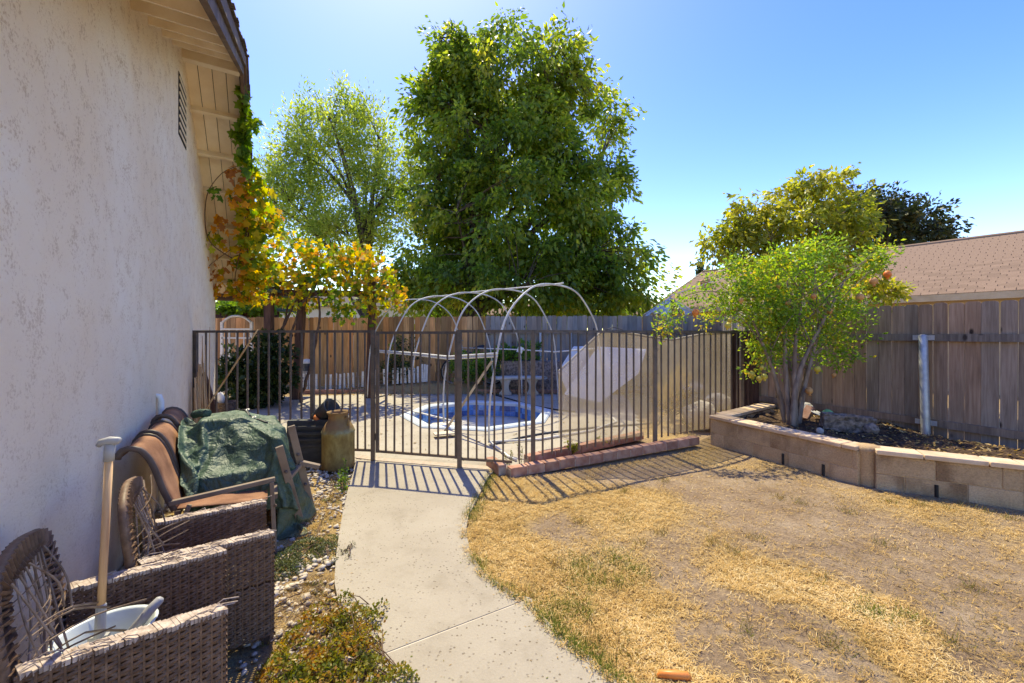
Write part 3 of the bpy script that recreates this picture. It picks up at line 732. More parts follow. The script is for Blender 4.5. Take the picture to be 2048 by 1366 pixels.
# shorter boards further back behind it, out to the rear corner
rb_ = thing('board_fence', 'gray side fence behind the pomegranate tree, receding to the rear corner', 'fence', RF1)
board_fence(rb_, Vector((5.55,10.9,0)), RF1, .14, .05, 1.93, M['graywood'], seed=5)
# rear fences
gf = thing('board_fence', 'silvery gray rear board fence behind the bench', 'fence', (2,11,0))
board_fence(gf, (-.70,11.05,0), (5.6,10.95,0), .1385, .10, 1.985, M['graywood'], gap=.004, rails=((1.55,.085),(.5,.085)), rail_mat=M['graywood'], seed=8)
tf = thing('board_fence', 'tan knotty rear board fence beyond the gate', 'fence', (-4,11.3,0))
board_fence(tf, (-9.2,11.75,0), (-.72,11.07,0), .142, .08, 1.965, M['tanwood'], gap=.006, jit=.02, seed=11)
for p in ((.75, 10.98), (1.55, 10.97)):
    mb = MB(); mb.lathe([(.032,0),(.032,1.5),(.02,1.53)], (p[0], p[1]-.07, .05), 12, cap1=True); mb.build('fence_post', M['galv'], gf, True)
# galvanised post on the right fence, with its clips
pa = Vector((5.085, 5.10, 0)); pn = Vector((-.90, -.435, 0))
pb = D(1852, 882, 5.13); pt = D(1846, 672, 5.17)
post = MB(); post.tube([pb - Vector((0,0,.15)), pb, pt, pt + Vector((0,0,.012)), pt + Vector((0,0,.022))], [.044,.044,.044,.036,.012], 16)
post_o = post.build('fence_post', M['galv'], rf, True)
dF = (RF0-RF1).normalized()
for z in (1.455, .40):
    for s in (-1, 1):
        mb = MB(); c = pb.lerp(pt, (z-pb.z)/(pt.z-pb.z)) + dF*(s*.07) ; c.z = z
        on = Vector((-.898,-.439,0))
        mb.box(c - on*.012, (.006,.065,.06), Matrix(((on.x,dF.x,0),(on.y,dF.y,0),(0,0,1)))); 
        cl = mb.build('fence_clip', M['galv'], post_o); cl.matrix_parent_inverse = Matrix()
mb = MB(); mb.lathe([(.046,-.01),(.046,.01)], pb.lerp(pt,.22), 16); o = mb.build('collar', M['galv'], post_o, True); o.matrix_parent_inverse = Matrix()

# dark red timber boards closing the gap at the fence end
tp = thing('timber_panel', 'dark red timber boards standing at the end of the iron fence', 'fence panel', (3.7,6.7,0))
for i, px in enumerate((1468, 1478, 1489.5, 1500.5)):
    p = D(px, 668, 6.62 + .12*i); mb = MB(); mb.box((p.x, p.y, .78), (.082, .035, 1.56 - .01*i)); mb.build('board', M['redtimber'], tp)
mb = MB(); p = D(1509, 668, 7.2); mb.box((p.x, p.y, .86), (.10,.10,1.72)); mb.build('post', M['redtimber'], tp)

# ================================================================ brick curbs
def brick_row(root, pts, h, w, z, L=.2, mortar=True, seed=0):
    rnd = random.Random(seed); me = None
    for a, b in zip(pts, pts[1:]):
        a = Vector(a); b = Vector(b); d = b-a; n = max(1, round(d.length/L)); l = d.length/n; d.normalize(); ang = math.atan2(d.y, d.x)
        key = 'brick_%.3f' % l
        if key not in bpy.data.meshes:
            mb = MB(); mb.box((0,0,0), (l-.008, w, h)); mm = mb.mesh(key); mm.materials.append(M['brick'])
        for i in range(n):
            p = a + d*(l*(i+.5)); o = link('brick', bpy.data.meshes[key], None, root, (p.x, p.y, z+h/2+rnd.uniform(-.004,.004)), (rnd.uniform(-.015,.015), rnd.uniform(-.015,.015), ang+rnd.uniform(-.02,.02)))
            mo = o.modifiers.new('b','BEVEL'); mo.width = .007; mo.segments = 2
        mb = MB(); mb.bar(a + Vector((0,0,z+h*.42)), b + Vector((0,0,z+h*.42)), w*.9, h*.75); mb.build('mortar_bed', M['mortar'], root)
c0 = G(1022,957) ; c1 = G(1400,890)
cu = thing('brick_curb', 'red brick curb along the lawn under the iron fence', 'curb', c0)
nv = Vector((-(c1-c0).y, (c1-c0).x, 0)).normalized()
brick_row(cu, [c0 + nv*.055, c1 + nv*.055], .105, .105, 0, .2, seed=1)
mb = MB(); q = c0 + nv*.055 - (c1-c0).normalized()*.04; 
brick_row(cu, [q + nv*.06, q + nv*.40], .11, .10, 0, .2, seed=2)
i0 = G(1052,912,.10); i1 = G(1282,864,.10); i0.z = i1.z = 0
ci = thing('brick_curb', 'second brick edging behind the iron fence, along the pool deck', 'curb', i0)
brick_row(ci, [i0, i1], .115, .10, 0, .2, seed=3)
for k, px in enumerate((1011, 1030, 1087, 1307)):
    pass
# ================================================================ raised block planter on the right
A = Vector((2.716,5.65,0)); C = Vector((3.41,4.064,0)); Dp = Vector((3.495,3.966,0)); E = Vector((4.34,3.496,0)); E2 = Vector((5.7,2.74,0)); B = Vector((4.02,6.62,0))
pl = thing('block_planter', 'raised planter of tan concrete blocks with flat cap stones along the lawn', 'planter', A)
BH = .175; WT = .17
def course(a, b, z, h, L, inward, offs=0.0, mat='block', name='block', w=WT, seed=0, ov=0.0, bev=.006):
    rnd = random.Random(seed); d = b-a; T = d.length; d.normalize(); ang = math.atan2(d.y, d.x); x = -offs*L
    while x < T - .02:
        x0 = max(x, 0); x1 = min(x+L, T)
        if x1-x0 > .05:
            p = a + d*((x0+x1)/2) + inward*(w/2-ov); mb = MB(); mb.box((0,0,0), (x1-x0-.006, w, h-.005)); 
            o = link(name, mb.mesh(name), M[mat], pl, (p.x, p.y, z+h/2), (0, rnd.uniform(-.004,.004), ang+rnd.uniform(-.006,.006)))
            mo = o.modifiers.new('b','BEVEL'); mo.width = bev; mo.segments = 2
        x += L
inAC = Vector((.917,.399,0)); inDE = Vector((.486,.874,0)); inAB = Vector(((B-A).y, -(B-A).x, 0)).normalized()
HB = .34
for a, b, iw, sd in ((A, C, inAC, 1), (Dp, E, inDE, 2), (E, E2, inDE, 3)):
    course(a, b, -.03, .19, .42, iw, .5, seed=sd); course(a, b, .16, .185, .42, iw, 0, seed=sd+5)
    course(a - (b-a).normalized()*0, b, .345, .05, .42, iw, .2, 'cap', 'cap_stone', WT+.05, seed=sd+9, ov=.03, bev=.010)
    mb = MB(); mb.bar(a + iw*(WT/2) + Vector((0,0,.155)), b + iw*(WT/2) + Vector((0,0,.155)), WT-.011, .36); mb.build('mortar_core', M['block'], pl)
course(A + (B-A).normalized()*.23, B, -.03, .36, .42, inAB, 0, seed=21); course(A + (B-A).normalized()*.20, B, .345, .05, .42, inAB, .3, 'cap', 'cap_stone', WT+.05, seed=22, ov=.03, bev=.010)
# rounded mortar pier at the bend
mb = MB(); c = (C+Dp)/2 + Vector((.085,.085,0)); mb.lathe([(.105,-.03),(.10,.30),(.115,.345),(.118,.38),(.09,.396)], c, 14, cap1=True); mb.build('corner_pier', M['block'], pl, True)
for p in (A.lerp(C,.575), A.lerp(C,.82), Dp.lerp(E,.44)):       # open weep joints
    d = -(inAC if p.y > 4.0 else inDE); mb = MB(); mb.box(p + d*.004 + Vector((0,0,.065)), (.02,.02,.12)); mb.build('weep_slot', M['dark'], pl)

# soil sheet between planter wall and fence
poly = [A + inAC*.12 + inAB*.12, C + inAC*.12, Dp + inDE*.12, E + inDE*.12, E2 + inDE*.12, Vector((6.25,3.2,0)), RF1 + Vector((.05,-.05,0)), B + Vector((-.05,.05,0))]
pp = [(p.x, p.y) for p in poly]
x = np.arange(2.6, 6.5, .04); y = np.arange(2.6, 7.6, .04); XX, YY = np.meshgrid(x, y); X = XX.ravel(); Y = YY.ravel()
fdir = np.array([.898,.439]); df = np.abs((X-RF0.x)*.898+(Y-RF0.y)*.439)
hz = .30 + (fbm(X*2.2, Y*2.2, 41)-.5)*.16 + (fbm(X*11, Y*11, 43)-.5)*.07 - .13*np.exp(-(df/.35)**2)*np.clip((6.0-Y)/1.5, 0, 1)
hz = np.where((X-3.83)**2+(Y-5.68)**2 < .3, hz+.03, hz)
I = np.arange(len(X)).reshape(len(y), len(x)); Q = np.stack([I[:-1,:-1], I[:-1,1:], I[1:,1:], I[1:,:-1]], -1).reshape(-1, 4)
Q = Q[in_poly(X[Q].mean(1), Y[Q].mean(1), pp)]
tag(link('planter_soil', npmesh('planter_soil', np.stack([X,Y,hz],1), Q, smooth=True), M['soil']), kind='structure')
# leaf litter and bark bits on the soil
n = 5200; lx = np.random.uniform(2.75, 6.0, n); ly = np.random.uniform(3.0, 7.2, n); ok = in_poly(lx, ly, pp); lx = lx[ok]; ly = ly[ok]; n = len(lx)
lz = .31 + (fbm(lx*2.2, ly*2.2, 41)-.5)*.16 + (fbm(lx*11, ly*11, 43)-.5)*.07 - .13*np.exp(-(np.abs((lx-RF0.x)*.898+(ly-RF0.y)*.439)/.35)**2)*np.clip((6.0-ly)/1.5, 0, 1)
def chips(px, py, pz, smin, smax, tint, tilt=.6, aspect=.5):
    n = len(px); a = np.random.uniform(0, 2*np.pi, n); s = np.random.uniform(smin, smax, n); w = s*aspect*np.random.uniform(.5,1.2,n)
    ti = np.random.uniform(-tilt, tilt, n); d = np.stack([np.cos(a)*np.cos(ti), np.sin(a)*np.cos(ti), np.sin(ti)],1); q = np.stack([-np.sin(a), np.cos(a), np.random.uniform(-.4,.4,n)],1)
    c = np.stack([px,py,pz],1); V = np.stack([c-d*s[:,None], c-q*w[:,None], c+d*s[:,None], c+q*w[:,None]],1).reshape(-1,3)
    return V, np.arange(4*n).reshape(n,4), np.repeat(tint, 4)
V, Fq, T = chips(lx, ly, lz, .008, .03, np.random.choice([.38,.45,.5,.62,.8], n))
tag(link('leaf_litter', npmesh('leaf_litter', V, Fq, T), M['grass']), 'dry leaf and bark litter on the planter soil', 'leaf litter', kind='stuff')

def rockmesh(name, r, seed, squash=(1,1,1), sub=2, amp=.28, smooth=False):
    import bmesh
    bm = bmesh.new(); bmesh.ops.create_icosphere(bm, subdivisions=sub, radius=r); s = Vector((seed*3.1, seed*1.7, seed*2.3))
    for v in bm.verts:
        k = 1 + amp*mnoise.noise(v.co/r*1.1 + s) + amp*.4*mnoise.noise(v.co/r*2.7 + s)
        q = v.co*k; 
        v.co = Vector((q.x*squash[0], q.y*squash[1], q.z*squash[2]))
    me = bpy.data.meshes.new(name); bm.to_mesh(me); bm.free()
    if smooth: me.shade_smooth()
    return me
# things lying in the planter
mb = MB(); mb.box((0,0,0), (.52,.17,.20)); o = link('rough_block', mb.mesh('rough_block'), M['roughblock'], None, G(1694,846,.40), (.03,.06,math.atan2(-.30,.82)))
mo = o.modifiers.new('s','SUBSURF'); mo.subdivision_type='SIMPLE'; mo.levels = mo.render_levels = 4
tx = bpy.data.textures.new('rough','CLOUDS'); tx.noise_scale = .05; mo = o.modifiers.new('d','DISPLACE'); mo.texture = tx; mo.strength = .035; mo.mid_level = .5
tag(o, 'split-face wall block lying on the planter soil before the fence', 'block')
for px, py, r, sq, lab, mt in ((1612,818,.10,(1.2,.9,.9),'gray rock leaning at the foot of the pomegranate trunks','rock'),(1640,862,.04,(1.2,1,.6),'small pale stone beside the rough block in the planter','rock'),(1742,858,.075,(1.2,.8,.8),'brown rock at the right end of the rough block','roughblock')):
    o = link('rock', rockmesh('rock', r, px), M[mt], None, G(px,py,.36)); o['label'] = lab; o['category'] = 'rock'
o = MB(); o.box((0,0,0), (.20,.10,.07)); o = o.build('loose_brick', M['brick'], None, False, .006, label='loose red brick tilted against the rock by the tree trunks', cat='brick'); o.location = G(1615,826,.42); o.rotation_euler = (.3,-.9,.3)
mb = MB(); c = G(1640,838,.36)
for i in range(3): mb.tube([c + Vector((-.10+.035*i,.03,.10)), c + Vector((.04+.03*i,-.06,.02)), c + Vector((.09+.03*i,-.10,-.02))], .016, 6, flat=.5)
mb.build('metal_strip', M['grayplastic'], None, True, label='bent gray metal strips lying beside the loose brick', cat='scrap metal')
mb = MB(); c = G(1655,838,.40); mb.lathe([(.07,-.04),(.11,.0),(.12,.05),(.115,.05),(.10,.0)], c, 20, Matrix.Rotation(R(70),3,'Y')); mb.build('plastic_bowl', M['greenplastic'], None, True, label='bright green plastic bowl half hidden behind the rough block', cat='bowl')

# boulders behind the iron fence
for k, (px, py, r, sq) in enumerate(((1402,838,.25,(1.1,1,.95)),(1440,806,.22,(1.2,1,.7)),(1372,792,.15,(1.2,1,.8)),(1455,842,.17,(1,1,.8)),(1393,790,.16,(1.1,1,.8)))):
    p = G(px, py+ r*.0, .16); o = link('boulder', rockmesh('boulder', r, k+40, sq, 3, .32), M['rock'], None, (p.x, p.y, .10 + r*.35 + (.16 if k in (2,4) else 0)))
    tag(o, ('large pale angular boulder nearest the iron fence posts','flat pale boulder beside the dark red timber boards','small boulder high on the pile behind the shade screen','low boulder in front of the dark timber boards','rounded boulder at the back middle of the boulder pile')[k], 'boulder', 'boulders behind the iron fence')
# ================================================================ wicker chairs against the wall
def weave(mb, o, du, dv, W, H, nrm, row=.0115, stake=.029, amp=.0025, skip=()):
    """rows of flat strands weaving over and under stakes"""
    o = Vector(o); du = Vector(du); dv = Vector(dv); nrm = Vector(nrm); nr = int(H/row); ns = max(4, int(W/stake*4))
    for j in range(nr):
        if j in skip: continue
        z0 = (j+.5)*H/nr; hh = row*.60; ph = math.pi*(j % 2); V = []; fs = []; jt = random.uniform(-.0008,.0008)
        for i in range(ns+1):
            u = W*i/ns; off = amp*math.cos(math.pi*u/stake + ph); sl = .0035*math.sin(math.pi*u/stake + ph)
            for q, b in ((-1, -.0022), (0, .0016), (1, -.0022)):
                V.append(o + du*u + dv*(z0 + q*hh + sl + jt) + nrm*(off + b))
        for i in range(ns):
            for q in range(2): k = i*3+q; fs.append((k, k+3, k+4, k+1))
        mb.add(V, fs)
    for i in range(int(W/stake)+1):
        u = min(W, i*stake + stake*.5); mb.bar(o + du*u, o + du*u + dv*H, .006, .004, nrm)
def corrug(mb, pts, r, step=.019, amp=.18, seg=9, flat=.75):
    P = resample([Vector(p) for p in pts], max(3, int(sum((Vector(a)-Vector(b)).length for a, b in zip(pts, pts[1:]))/step*2)))
    mb.tube(P, [r*(1+amp*(1 if i % 2 else -1)*.5) for i in range(len(P))], seg, True, flat)
fv = Vector((.819,.5745,0)); lv = Vector((-.5745,.819,0)); ZV = Vector((0,0,1))
def wicker_chair(Fn, label, seed, W=.53, L=.49, H=.543, SZ=.29, skipA=(), fl=1.0):
    rnd = random.Random(seed)
    def P(x, y, z): return Vector((Fn[0],Fn[1],0)) + fv*x + lv*y + ZV*z
    ch = thing('wicker_armchair', label, 'armchair', P(0,0,0), 'broken wicker armchairs by the wall')
    T = .055
    for y0 in (0, W-T):
        mb = MB(); weave(mb, P(-L, y0, .05), fv, ZV, L, H-.06, -lv, skip=skipA); weave(mb, P(-L, y0+T, .05), fv, ZV, L, H-.06, lv)
        weave(mb, P(0, y0, .05), lv, ZV, T, H-.06, fv)
        ap = mb.build('arm_panel', M['wicker'], ch)
        mb = MB(); 
        for i in range(int(L/.0115)):
            x = -L + (i+.5)*.0115; c = P(x, y0+T/2, H-.010 + rnd.uniform(-.0015,.002)); rot = Matrix(((fv.x,lv.x,0),(fv.y,lv.y,0),(0,0,1))) @ Matrix.Rotation(rnd.uniform(.30,.5),3,'Z') @ Matrix.Rotation(rnd.uniform(-.1,.1),3,'Y')
            mb.box(c, (.0112, T*1.14, .016), rot)
        # frayed ends
        for i in range(14):
            x = rnd.uniform(-L, 0); c = P(x, y0+rnd.uniform(0,T), H); mb.tube([c, c + fv*rnd.uniform(.01,.04) + ZV*rnd.uniform(.0,.012), c + fv*rnd.uniform(.03,.07) + ZV*rnd.uniform(-.005,.01) - lv*rnd.uniform(0,.015)], .0022, 4)
        mb.build('arm_cap', M['wickerworn'], ap)
        for xx in (-.02, -L+.03):
            mb = MB(); mb.box(P(xx, y0+T/2, .03), (.032,.032,.07)); mb.build('leg', M['slingframe'], ch)
    mb = MB(); weave(mb, P(-L+.02, T, SZ), fv, lv, L-.02, W-2*T, ZV, row=.02); weave(mb, P(-.004, T, .10), lv, ZV, W-2*T, SZ-.10, fv)
    mb.build('seat', M['wicker'], ch)
    # reclined back: thick woven frame with a torn centre
    BT = .80; xb0, xb1 = -L-.005, -L-.045*fl
    fr = [P(xb0, .03, .20), P((xb0+xb1)/2, .025, .5), P(xb1, .03, BT-.13), P(xb1-.012, .07, BT-.03), P(xb1-.02, .15, BT), P(xb1-.025, W/2, BT+.012), P(xb1-.02, W-.15, BT), P(xb1-.012, W-.07, BT-.03), P(xb1, W-.03, BT-.13), P((xb0+xb1)/2, W-.025, .5), P(xb0, W-.03, .20)]
    cen = P((xb0+xb1)/2, W/2, .5); line = resample(smooth_line(fr, 80), 110); nb_ = (P(xb0,0,.2)-P(xb1,0,.8)).cross(lv).normalized()
    mb = MB(); mb.tube(resample(line, 60), .017, 8); bk = mb.build('back_frame', M['wicker'], ch, True)
    mb = MB()
    for i, q in enumerate(line):
        tg = (line[min(i+1,109)]-line[max(i-1,0)]).normalized(); inn = tg.cross(nb_); inn = inn if inn.dot(cen-q) > 0 else -inn
        wv = .012 if i % 2 else -.006; ln = .085 + rnd.uniform(-.015,.02); o1_ = q - inn*.012 + nb_*wv; pts_ = [o1_, q + inn*.03 + nb_*(.016 if i % 2 else .0), q + inn*.062 + nb_*(.0 if i % 2 else .014), q + inn*ln + nb_*wv*.3 + tg*rnd.uniform(-.012,.012)]
        mb.tube(pts_, .0115, 5, True, .35)
    mb.build('back_weave', M['wicker'], bk)
    # surviving mesh and loose strands, each its own piece
    for i in range(11):
        y = .08 + (W-.16)*i/14; y2 = y + rnd.uniform(-.10,.10); zt = BT-.03; zb = rnd.uniform(.33,.60)
        a = P(xb1+.02, y, zt); b = P(xb0+.03+rnd.uniform(-.02,.05), y2, zb); m = a.lerp(b,.5) + fv*rnd.uniform(-.01,.025) + lv*rnd.uniform(-.03,.03)
        mb = MB(); mb.tube(smooth_line([a,m,b],8), .0032, 4, flat=.5); mb.build('loose_strand', M['strand'], bk)
    for i in range(9):
        z = .38 + .042*i; a = P(xb0+(xb1-xb0)*(z-.2)/.6+.02, .07, z); b = P(xb0+(xb1-xb0)*(z-.2)/.6+.03, W*rnd.uniform(.5,.9), z+rnd.uniform(-.05,.08)); m = a.lerp(b,.5)+ZV*rnd.uniform(-.03,.03)+fv*rnd.uniform(0,.04)
        mb = MB(); mb.tube(smooth_line([a,m,b],8), .003, 4, flat=.5); mb.build('loose_strand', M['strand'], bk)
    for i in range(11):
        z = rnd.uniform(.36,.60); a = P(xb0+(xb1-xb0)*(z-.2)/.6+.03, rnd.uniform(.06,.13), z); ln = rnd.uniform(.16,.30); dd = (fv*rnd.uniform(.5,1) + lv*rnd.uniform(.5,1)).normalized()
        mb = MB(); mb.tube(smooth_line([a, a+dd*ln*.5+ZV*rnd.uniform(-.01,.02), a+dd*ln-ZV*rnd.uniform(.0,.09)],7), .0058, 5, flat=.45); mb.build('loose_strand', M['strand'], bk)
    return ch
wicker_chair((-.996,1.437), 'nearest broken wicker armchair, holding the white pan on its seat', 3)
wicker_chair((-1.150,1.994), 'second broken wicker armchair, between the nearest one and the sling chairs', 9, W=.51, skipA=(22,))

# pan, short handled tool and gray tube in the first chair
def ch1(x, y, z): return Vector((-.996,1.437,0)) + fv*x + lv*y + ZV*z
pc = ch1(-.345,.265,.305)
mb = MB(); mb.lathe([(.0,.0),(.08,.0),(.095,.02),(.128,.150),(.138,.158),(.141,.154),(.133,.144),(.103,.012),(.08,-.008)], pc, 36, Matrix.Rotation(math.atan2(fv.y,fv.x),3,'Z'), sy=.86)
mb.build('wash_pan', M['pan'], None, True, label='white plastic pan on the seat of the nearest wicker armchair', cat='pan')
hd = thing('hand_scraper', 'wooden handled scraper with gray grip standing in the white pan', 'tool', pc)
hb = pc + Vector((-.02,-.01,.03)); ht = Vector((hb.x + .022, hb.y+.02, 1.12)); hl = lambda k: hb.lerp(ht, k)
mb = MB(); mb.tube([hl(.27), hl(.5), hl(.93)], .0115, 14); mb.build('handle', M['handlewood'], hd, True)
mb = MB(); mb.tube([hl(.10), hl(.27), hl(.275)], [.016,.0145,.012], 12); mb.box(hl(.08), (.055,.018,.09), Matrix.Rotation(R(20),3,'Z')); mb.build('socket', M['grayplastic'], hd)
mb = MB(); mb.tube([hl(.91), hl(.985)], .015, 14); a = hl(.995); gx_ = Vector((.94,.3,0)); mb.tube([a - gx_*.034 - ZV*.012, a - gx_*.026, a + gx_*.0 + ZV*.004, a + gx_*.026 + ZV*.003, a + gx_*.032], [.008,.012,.016,.013,.007], 12); mb.build('grip', M['grayplastic'], hd, True)
mb = MB(); mb.tube([pc + Vector((.03,-.05,.05)), pc + Vector((.11,.055,.19)), pc + Vector((.125,.075,.21)), pc+Vector((.128,.079,.215))], [.017,.017,.015,.008], 12); mb.build('gray_tube', M['grayplastic'], None, True, label='short gray tube leaning inside the white pan', cat='tube')

# ================================================================ sling chairs
def sling_chair(t0, label, w=.39, lean=0.0, top=.86):
    def P(a, t, z): return HW(t, a, z)
    ch = thing('sling_chair', label, 'patio chair', P(.5, t0, 0), 'sling patio chairs along the wall')
    prof = [(.07,top-.055),(.085,top-.015),(.12,top),(.17,top-.015),(.205,top-.06),(.235,top-.13),(.28,top-.28),(.33,.42)]
    pf = smooth_line([Vector((a,0,z)) for a,z in prof], 22)
    mb = MB(); V = []
    for p in pf:
        for k in range(5): V.append(P(p.x, t0+.03+(w-.06)*k/4, p.z - .006*math.sin(math.pi*k/4)))
    mb.add(V, [(i*5+k,i*5+k+1,(i+1)*5+k+1,(i+1)*5+k) for i in range(21) for k in range(4)])
    o = mb.build('back_sling', M['sling'], ch, True); so_ = o.modifiers.new('s','SOLIDIFY'); so_.thickness = .006
    for t in (t0+.015, t0+w-.015):
        mb = MB(); mb.tube([P(p.x-.004, t, p.z+.004) for p in pf], .019, 8, flat=.7); mb.build('back_rail', M['slingframe'], ch, True)
        mb = MB(); mb.bar(P(.30,t,.47), P(.86,t,.52), .034, .03); mb.build('arm', M['leg'], ch, bevel=.005)
        mb = MB(); mb.bar(P(.84,t,.51), P(.86,t,.0), .045, .026, N); mb.build('leg', M['leg'], ch, bevel=.004)
        mb = MB(); mb.bar(P(.40,t,.44), P(.24,t,.0), .040, .026, N); mb.build('leg', M['leg'], ch, bevel=.004)
    mb = MB(); V = []
    for i in range(10):
        a = .32 + .055*i
        for k in range(5): V.append(P(a, t0+.03+(w-.06)*k/4, .40 - .012*math.sin(math.pi*k/4) + .02*math.cos(i/9*3)))
    mb.add(V, [(i*5+k,i*5+k+1,(i+1)*5+k+1,(i+1)*5+k) for i in range(9) for k in range(4)])
    o = mb.build('seat_sling', M['sling'], ch, True); so_ = o.modifiers.new('s','SOLIDIFY'); so_.thickness = .006
    for a, z in ((.86,.40),(.34,.40)):
        mb = MB(); mb.bar(P(a,t0+.02,z), P(a,t0+w-.02,z), .03, .03); mb.build('cross_bar', M['leg'], ch)
    mb = MB(); mb.lathe([(.011,-.003),(.011,.003)], P(.86, t0-.012, .35), 10, Matrix.Rotation(R(90),3,'X') , True, True); mb.build('bolt', M['leg'], ch)
    return ch
sling_chair(3.20, 'rust brown sling chair nearest the wicker armchairs, back against the wall', top=.825)
sling_chair(3.63, 'rust brown sling chair, middle of three under the green tarp', top=.835)
sling_chair(4.06, 'rust brown sling chair farthest along the wall, at the tarp end', top=.87)
# a folded stand whose two long legs stick out of the tarp
fs_ = thing('folding_stand', 'folded taupe stand with two slanting flat legs poking from the tarp', 'folding stand', G(606,1040))
L1 = (G(603,1054), D(558,893,2.98)); L2 = (G(627,1036), D(582,852,3.16))
for a, b in (L1, L2): 
    mb = MB(); mb.bar(a + Vector((0,0,.01)), b, .052, .022, (.5,-.8,.2)); leg_o = mb.build('leg', M['leg'], fs_, bevel=.004)
    for k in (.38, .70):
        mb = MB(); c = a.lerp(b, k) + Vector((.012,-.020,.006)); mb.lathe([(.012,-.004),(.012,.004),(.006,.007)], c, 10, Vector((.5,-.8,.2)).to_track_quat('Z','Y').to_matrix(), True, True); mb.build('bolt', M['slingframe'], leg_o)
mb = MB(); mb.bar(L1[0].lerp(L1[1],.62), L2[0].lerp(L2[1],.60), .04, .025); mb.bar(L2[0].lerp(L2[1],.62), L2[0].lerp(L2[1],.62)+Vector((.13,.05,-.05)), .05, .03); mb.build('cross_bar', M['leg'], fs_)

# ================================================================ green tarp thrown over the chairs
tarp = thing('tarp', 'crumpled dark green tarp thrown over the sling chairs, spilling onto the gravel', 'tarp', HW(4.0,.8))
# the cloth is let fall over the pile in a scratch scene and its settled shape is kept
def ease(x, e0, e1):
    x = max(0.0, min(1.0, (x-e0)/(e1-e0))); return x*x*(3-2*x)
def bump_box(a, t, a0, a1, t0, t1, h, e=.05):
    return h*ease(a, a0-e, a0)*(1-ease(a, a1, a1+e))*ease(t, t0-e, t0)*(1-ease(t, t1, t1+e))
def pile_height(a, t):
    h = max(bump_box(a, t, .30, .86, 3.70, 4.38, .56, .08), bump_box(a, t, .38, .66, 3.92, 4.24, .82, .08), bump_box(a, t, .66, .86, 4.14, 4.36, .74, .08), bump_box(a, t, .40, .84, 3.52, 3.72, .50, .06))
    if 3.2 < t < 4.46 and a < .36: h = max(h, .83*ease(a, .05, .10)*(1-.55*ease(a, .20, .34)))
    for tt, aa, hh in ((3.62, .88, .70), (3.88, .90, .72), (4.1, .86, .66)): h = max(h, bump_box(a, t, aa-.03, aa+.03, tt-.03, tt+.03, hh, .05))
    return h
def settle_cloth(n, frames):
    tmp = bpy.data.scenes.new('scratch')
    ga = np.arange(-.1, 2.0, .03); gt = np.arange(2.6, 5.2, .03); m = len(gt)
    pm_ = bpy.data.meshes.new('pile'); pm_.from_pydata([tuple(HW(t, a, pile_height(a, t))) for a in ga for t in gt], [], [(i*m+j, i*m+m+j, i*m+m+j+1, i*m+j+1) for i in range(len(ga)-1) for j in range(m-1)])
    pile = bpy.data.objects.new('pile', pm_); tmp.collection.objects.link(pile); pile.modifiers.new('hit', 'COLLISION')
    pile.collision.thickness_outer = .012; pile.collision.thickness_inner = .1; pile.collision.cloth_friction = 60; pile.collision.use_culling = False
    V = []
    for i in range(n):
        for j in range(n):
            a = .36 + .98*i/(n-1); t = 3.36 + 1.14*j/(n-1)
            V.append(tuple(HW(t - .10*(a-.8), a, .95 + .06*mnoise.noise(Vector((a*5, t*5, 1))) + .03*mnoise.noise(Vector((a*11, t*11, 4))))))
    cm = bpy.data.meshes.new('cloth'); cm.from_pydata(V, [], [(i*n+j, i*n+n+j, i*n+n+j+1, i*n+j+1) for i in range(n-1) for j in range(n-1)])
    cl = bpy.data.objects.new('cloth', cm); tmp.collection.objects.link(cl); md = cl.modifiers.new('cloth', 'CLOTH'); s = md.settings
    s.quality = 7; s.mass = .25; s.tension_stiffness = 25; s.compression_stiffness = 25; s.shear_stiffness = 15; s.bending_stiffness = .3; s.air_damping = 1.5
    s.shrink_min = -.46; s.tension_damping = 8; s.compression_damping = 8; s.shear_damping = 8
    k = md.collision_settings; k.use_collision = True; k.distance_min = .010; k.use_self_collision = True; k.self_distance_min = .008; k.collision_quality = 4; k.friction = 30; k.self_friction = 10
    tmp.frame_start = 1; tmp.frame_end = frames; md.point_cache.frame_end = frames
    for f in range(1, frames+1): tmp.frame_set(f)
    ev = cl.evaluated_get(tmp.view_layers[0].depsgraph); me = ev.to_mesh(); co = np.zeros(len(me.vertices)*3); me.vertices.foreach_get('co', co); ev.to_mesh_clear()
    for o in (cl, pile): bpy.data.objects.remove(o)
    bpy.data.meshes.remove(cm); bpy.data.meshes.remove(pm_); bpy.data.scenes.remove(tmp)
    return co.reshape(n, n, 3)
nu = nv_ = 62
Pg_ = settle_cloth(nu, 60)
I = np.arange(nu*nv_).reshape(nu, nv_); Q = np.stack([I[:-1,:-1], I[1:,:-1], I[1:,1:], I[:-1,1:]], -1).reshape(-1, 4)
o = link('tarp_sheet', npmesh('tarp_sheet', Pg_.reshape(-1,3), Q, smooth=True), M['tarp'], tarp)
mo = o.modifiers.new('u','SUBSURF'); mo.levels = mo.render_levels = 1; mo = o.modifiers.new('s','SOLIDIFY'); mo.thickness = .004
def grid_line(i0, i1, j0, j1, n, lift=.006): 
    return [Vector(Pg_[int(i0+(i1-i0)*k/(n-1)), int(j0+(j1-j0)*k/(n-1))]) + ZV*lift for k in range(n)]
mb = MB(); mb.tube(grid_line(15, 28, 47, 31, 20), .014, 6, flat=.5); hem = mb.build('hem', M['tarphem'], tarp, True)
for k in (4, 9, 14):
    c = grid_line(15, 28, 47, 31, 20, .018)[k]; mb = MB(); mb.lathe([(.007,0),(.014,.003),(.016,0),(.014,-.003),(.007,0)], c, 14, Matrix.Rotation(R(25),3,'X')); mb.build('grommet', M['galv'], hem, True)
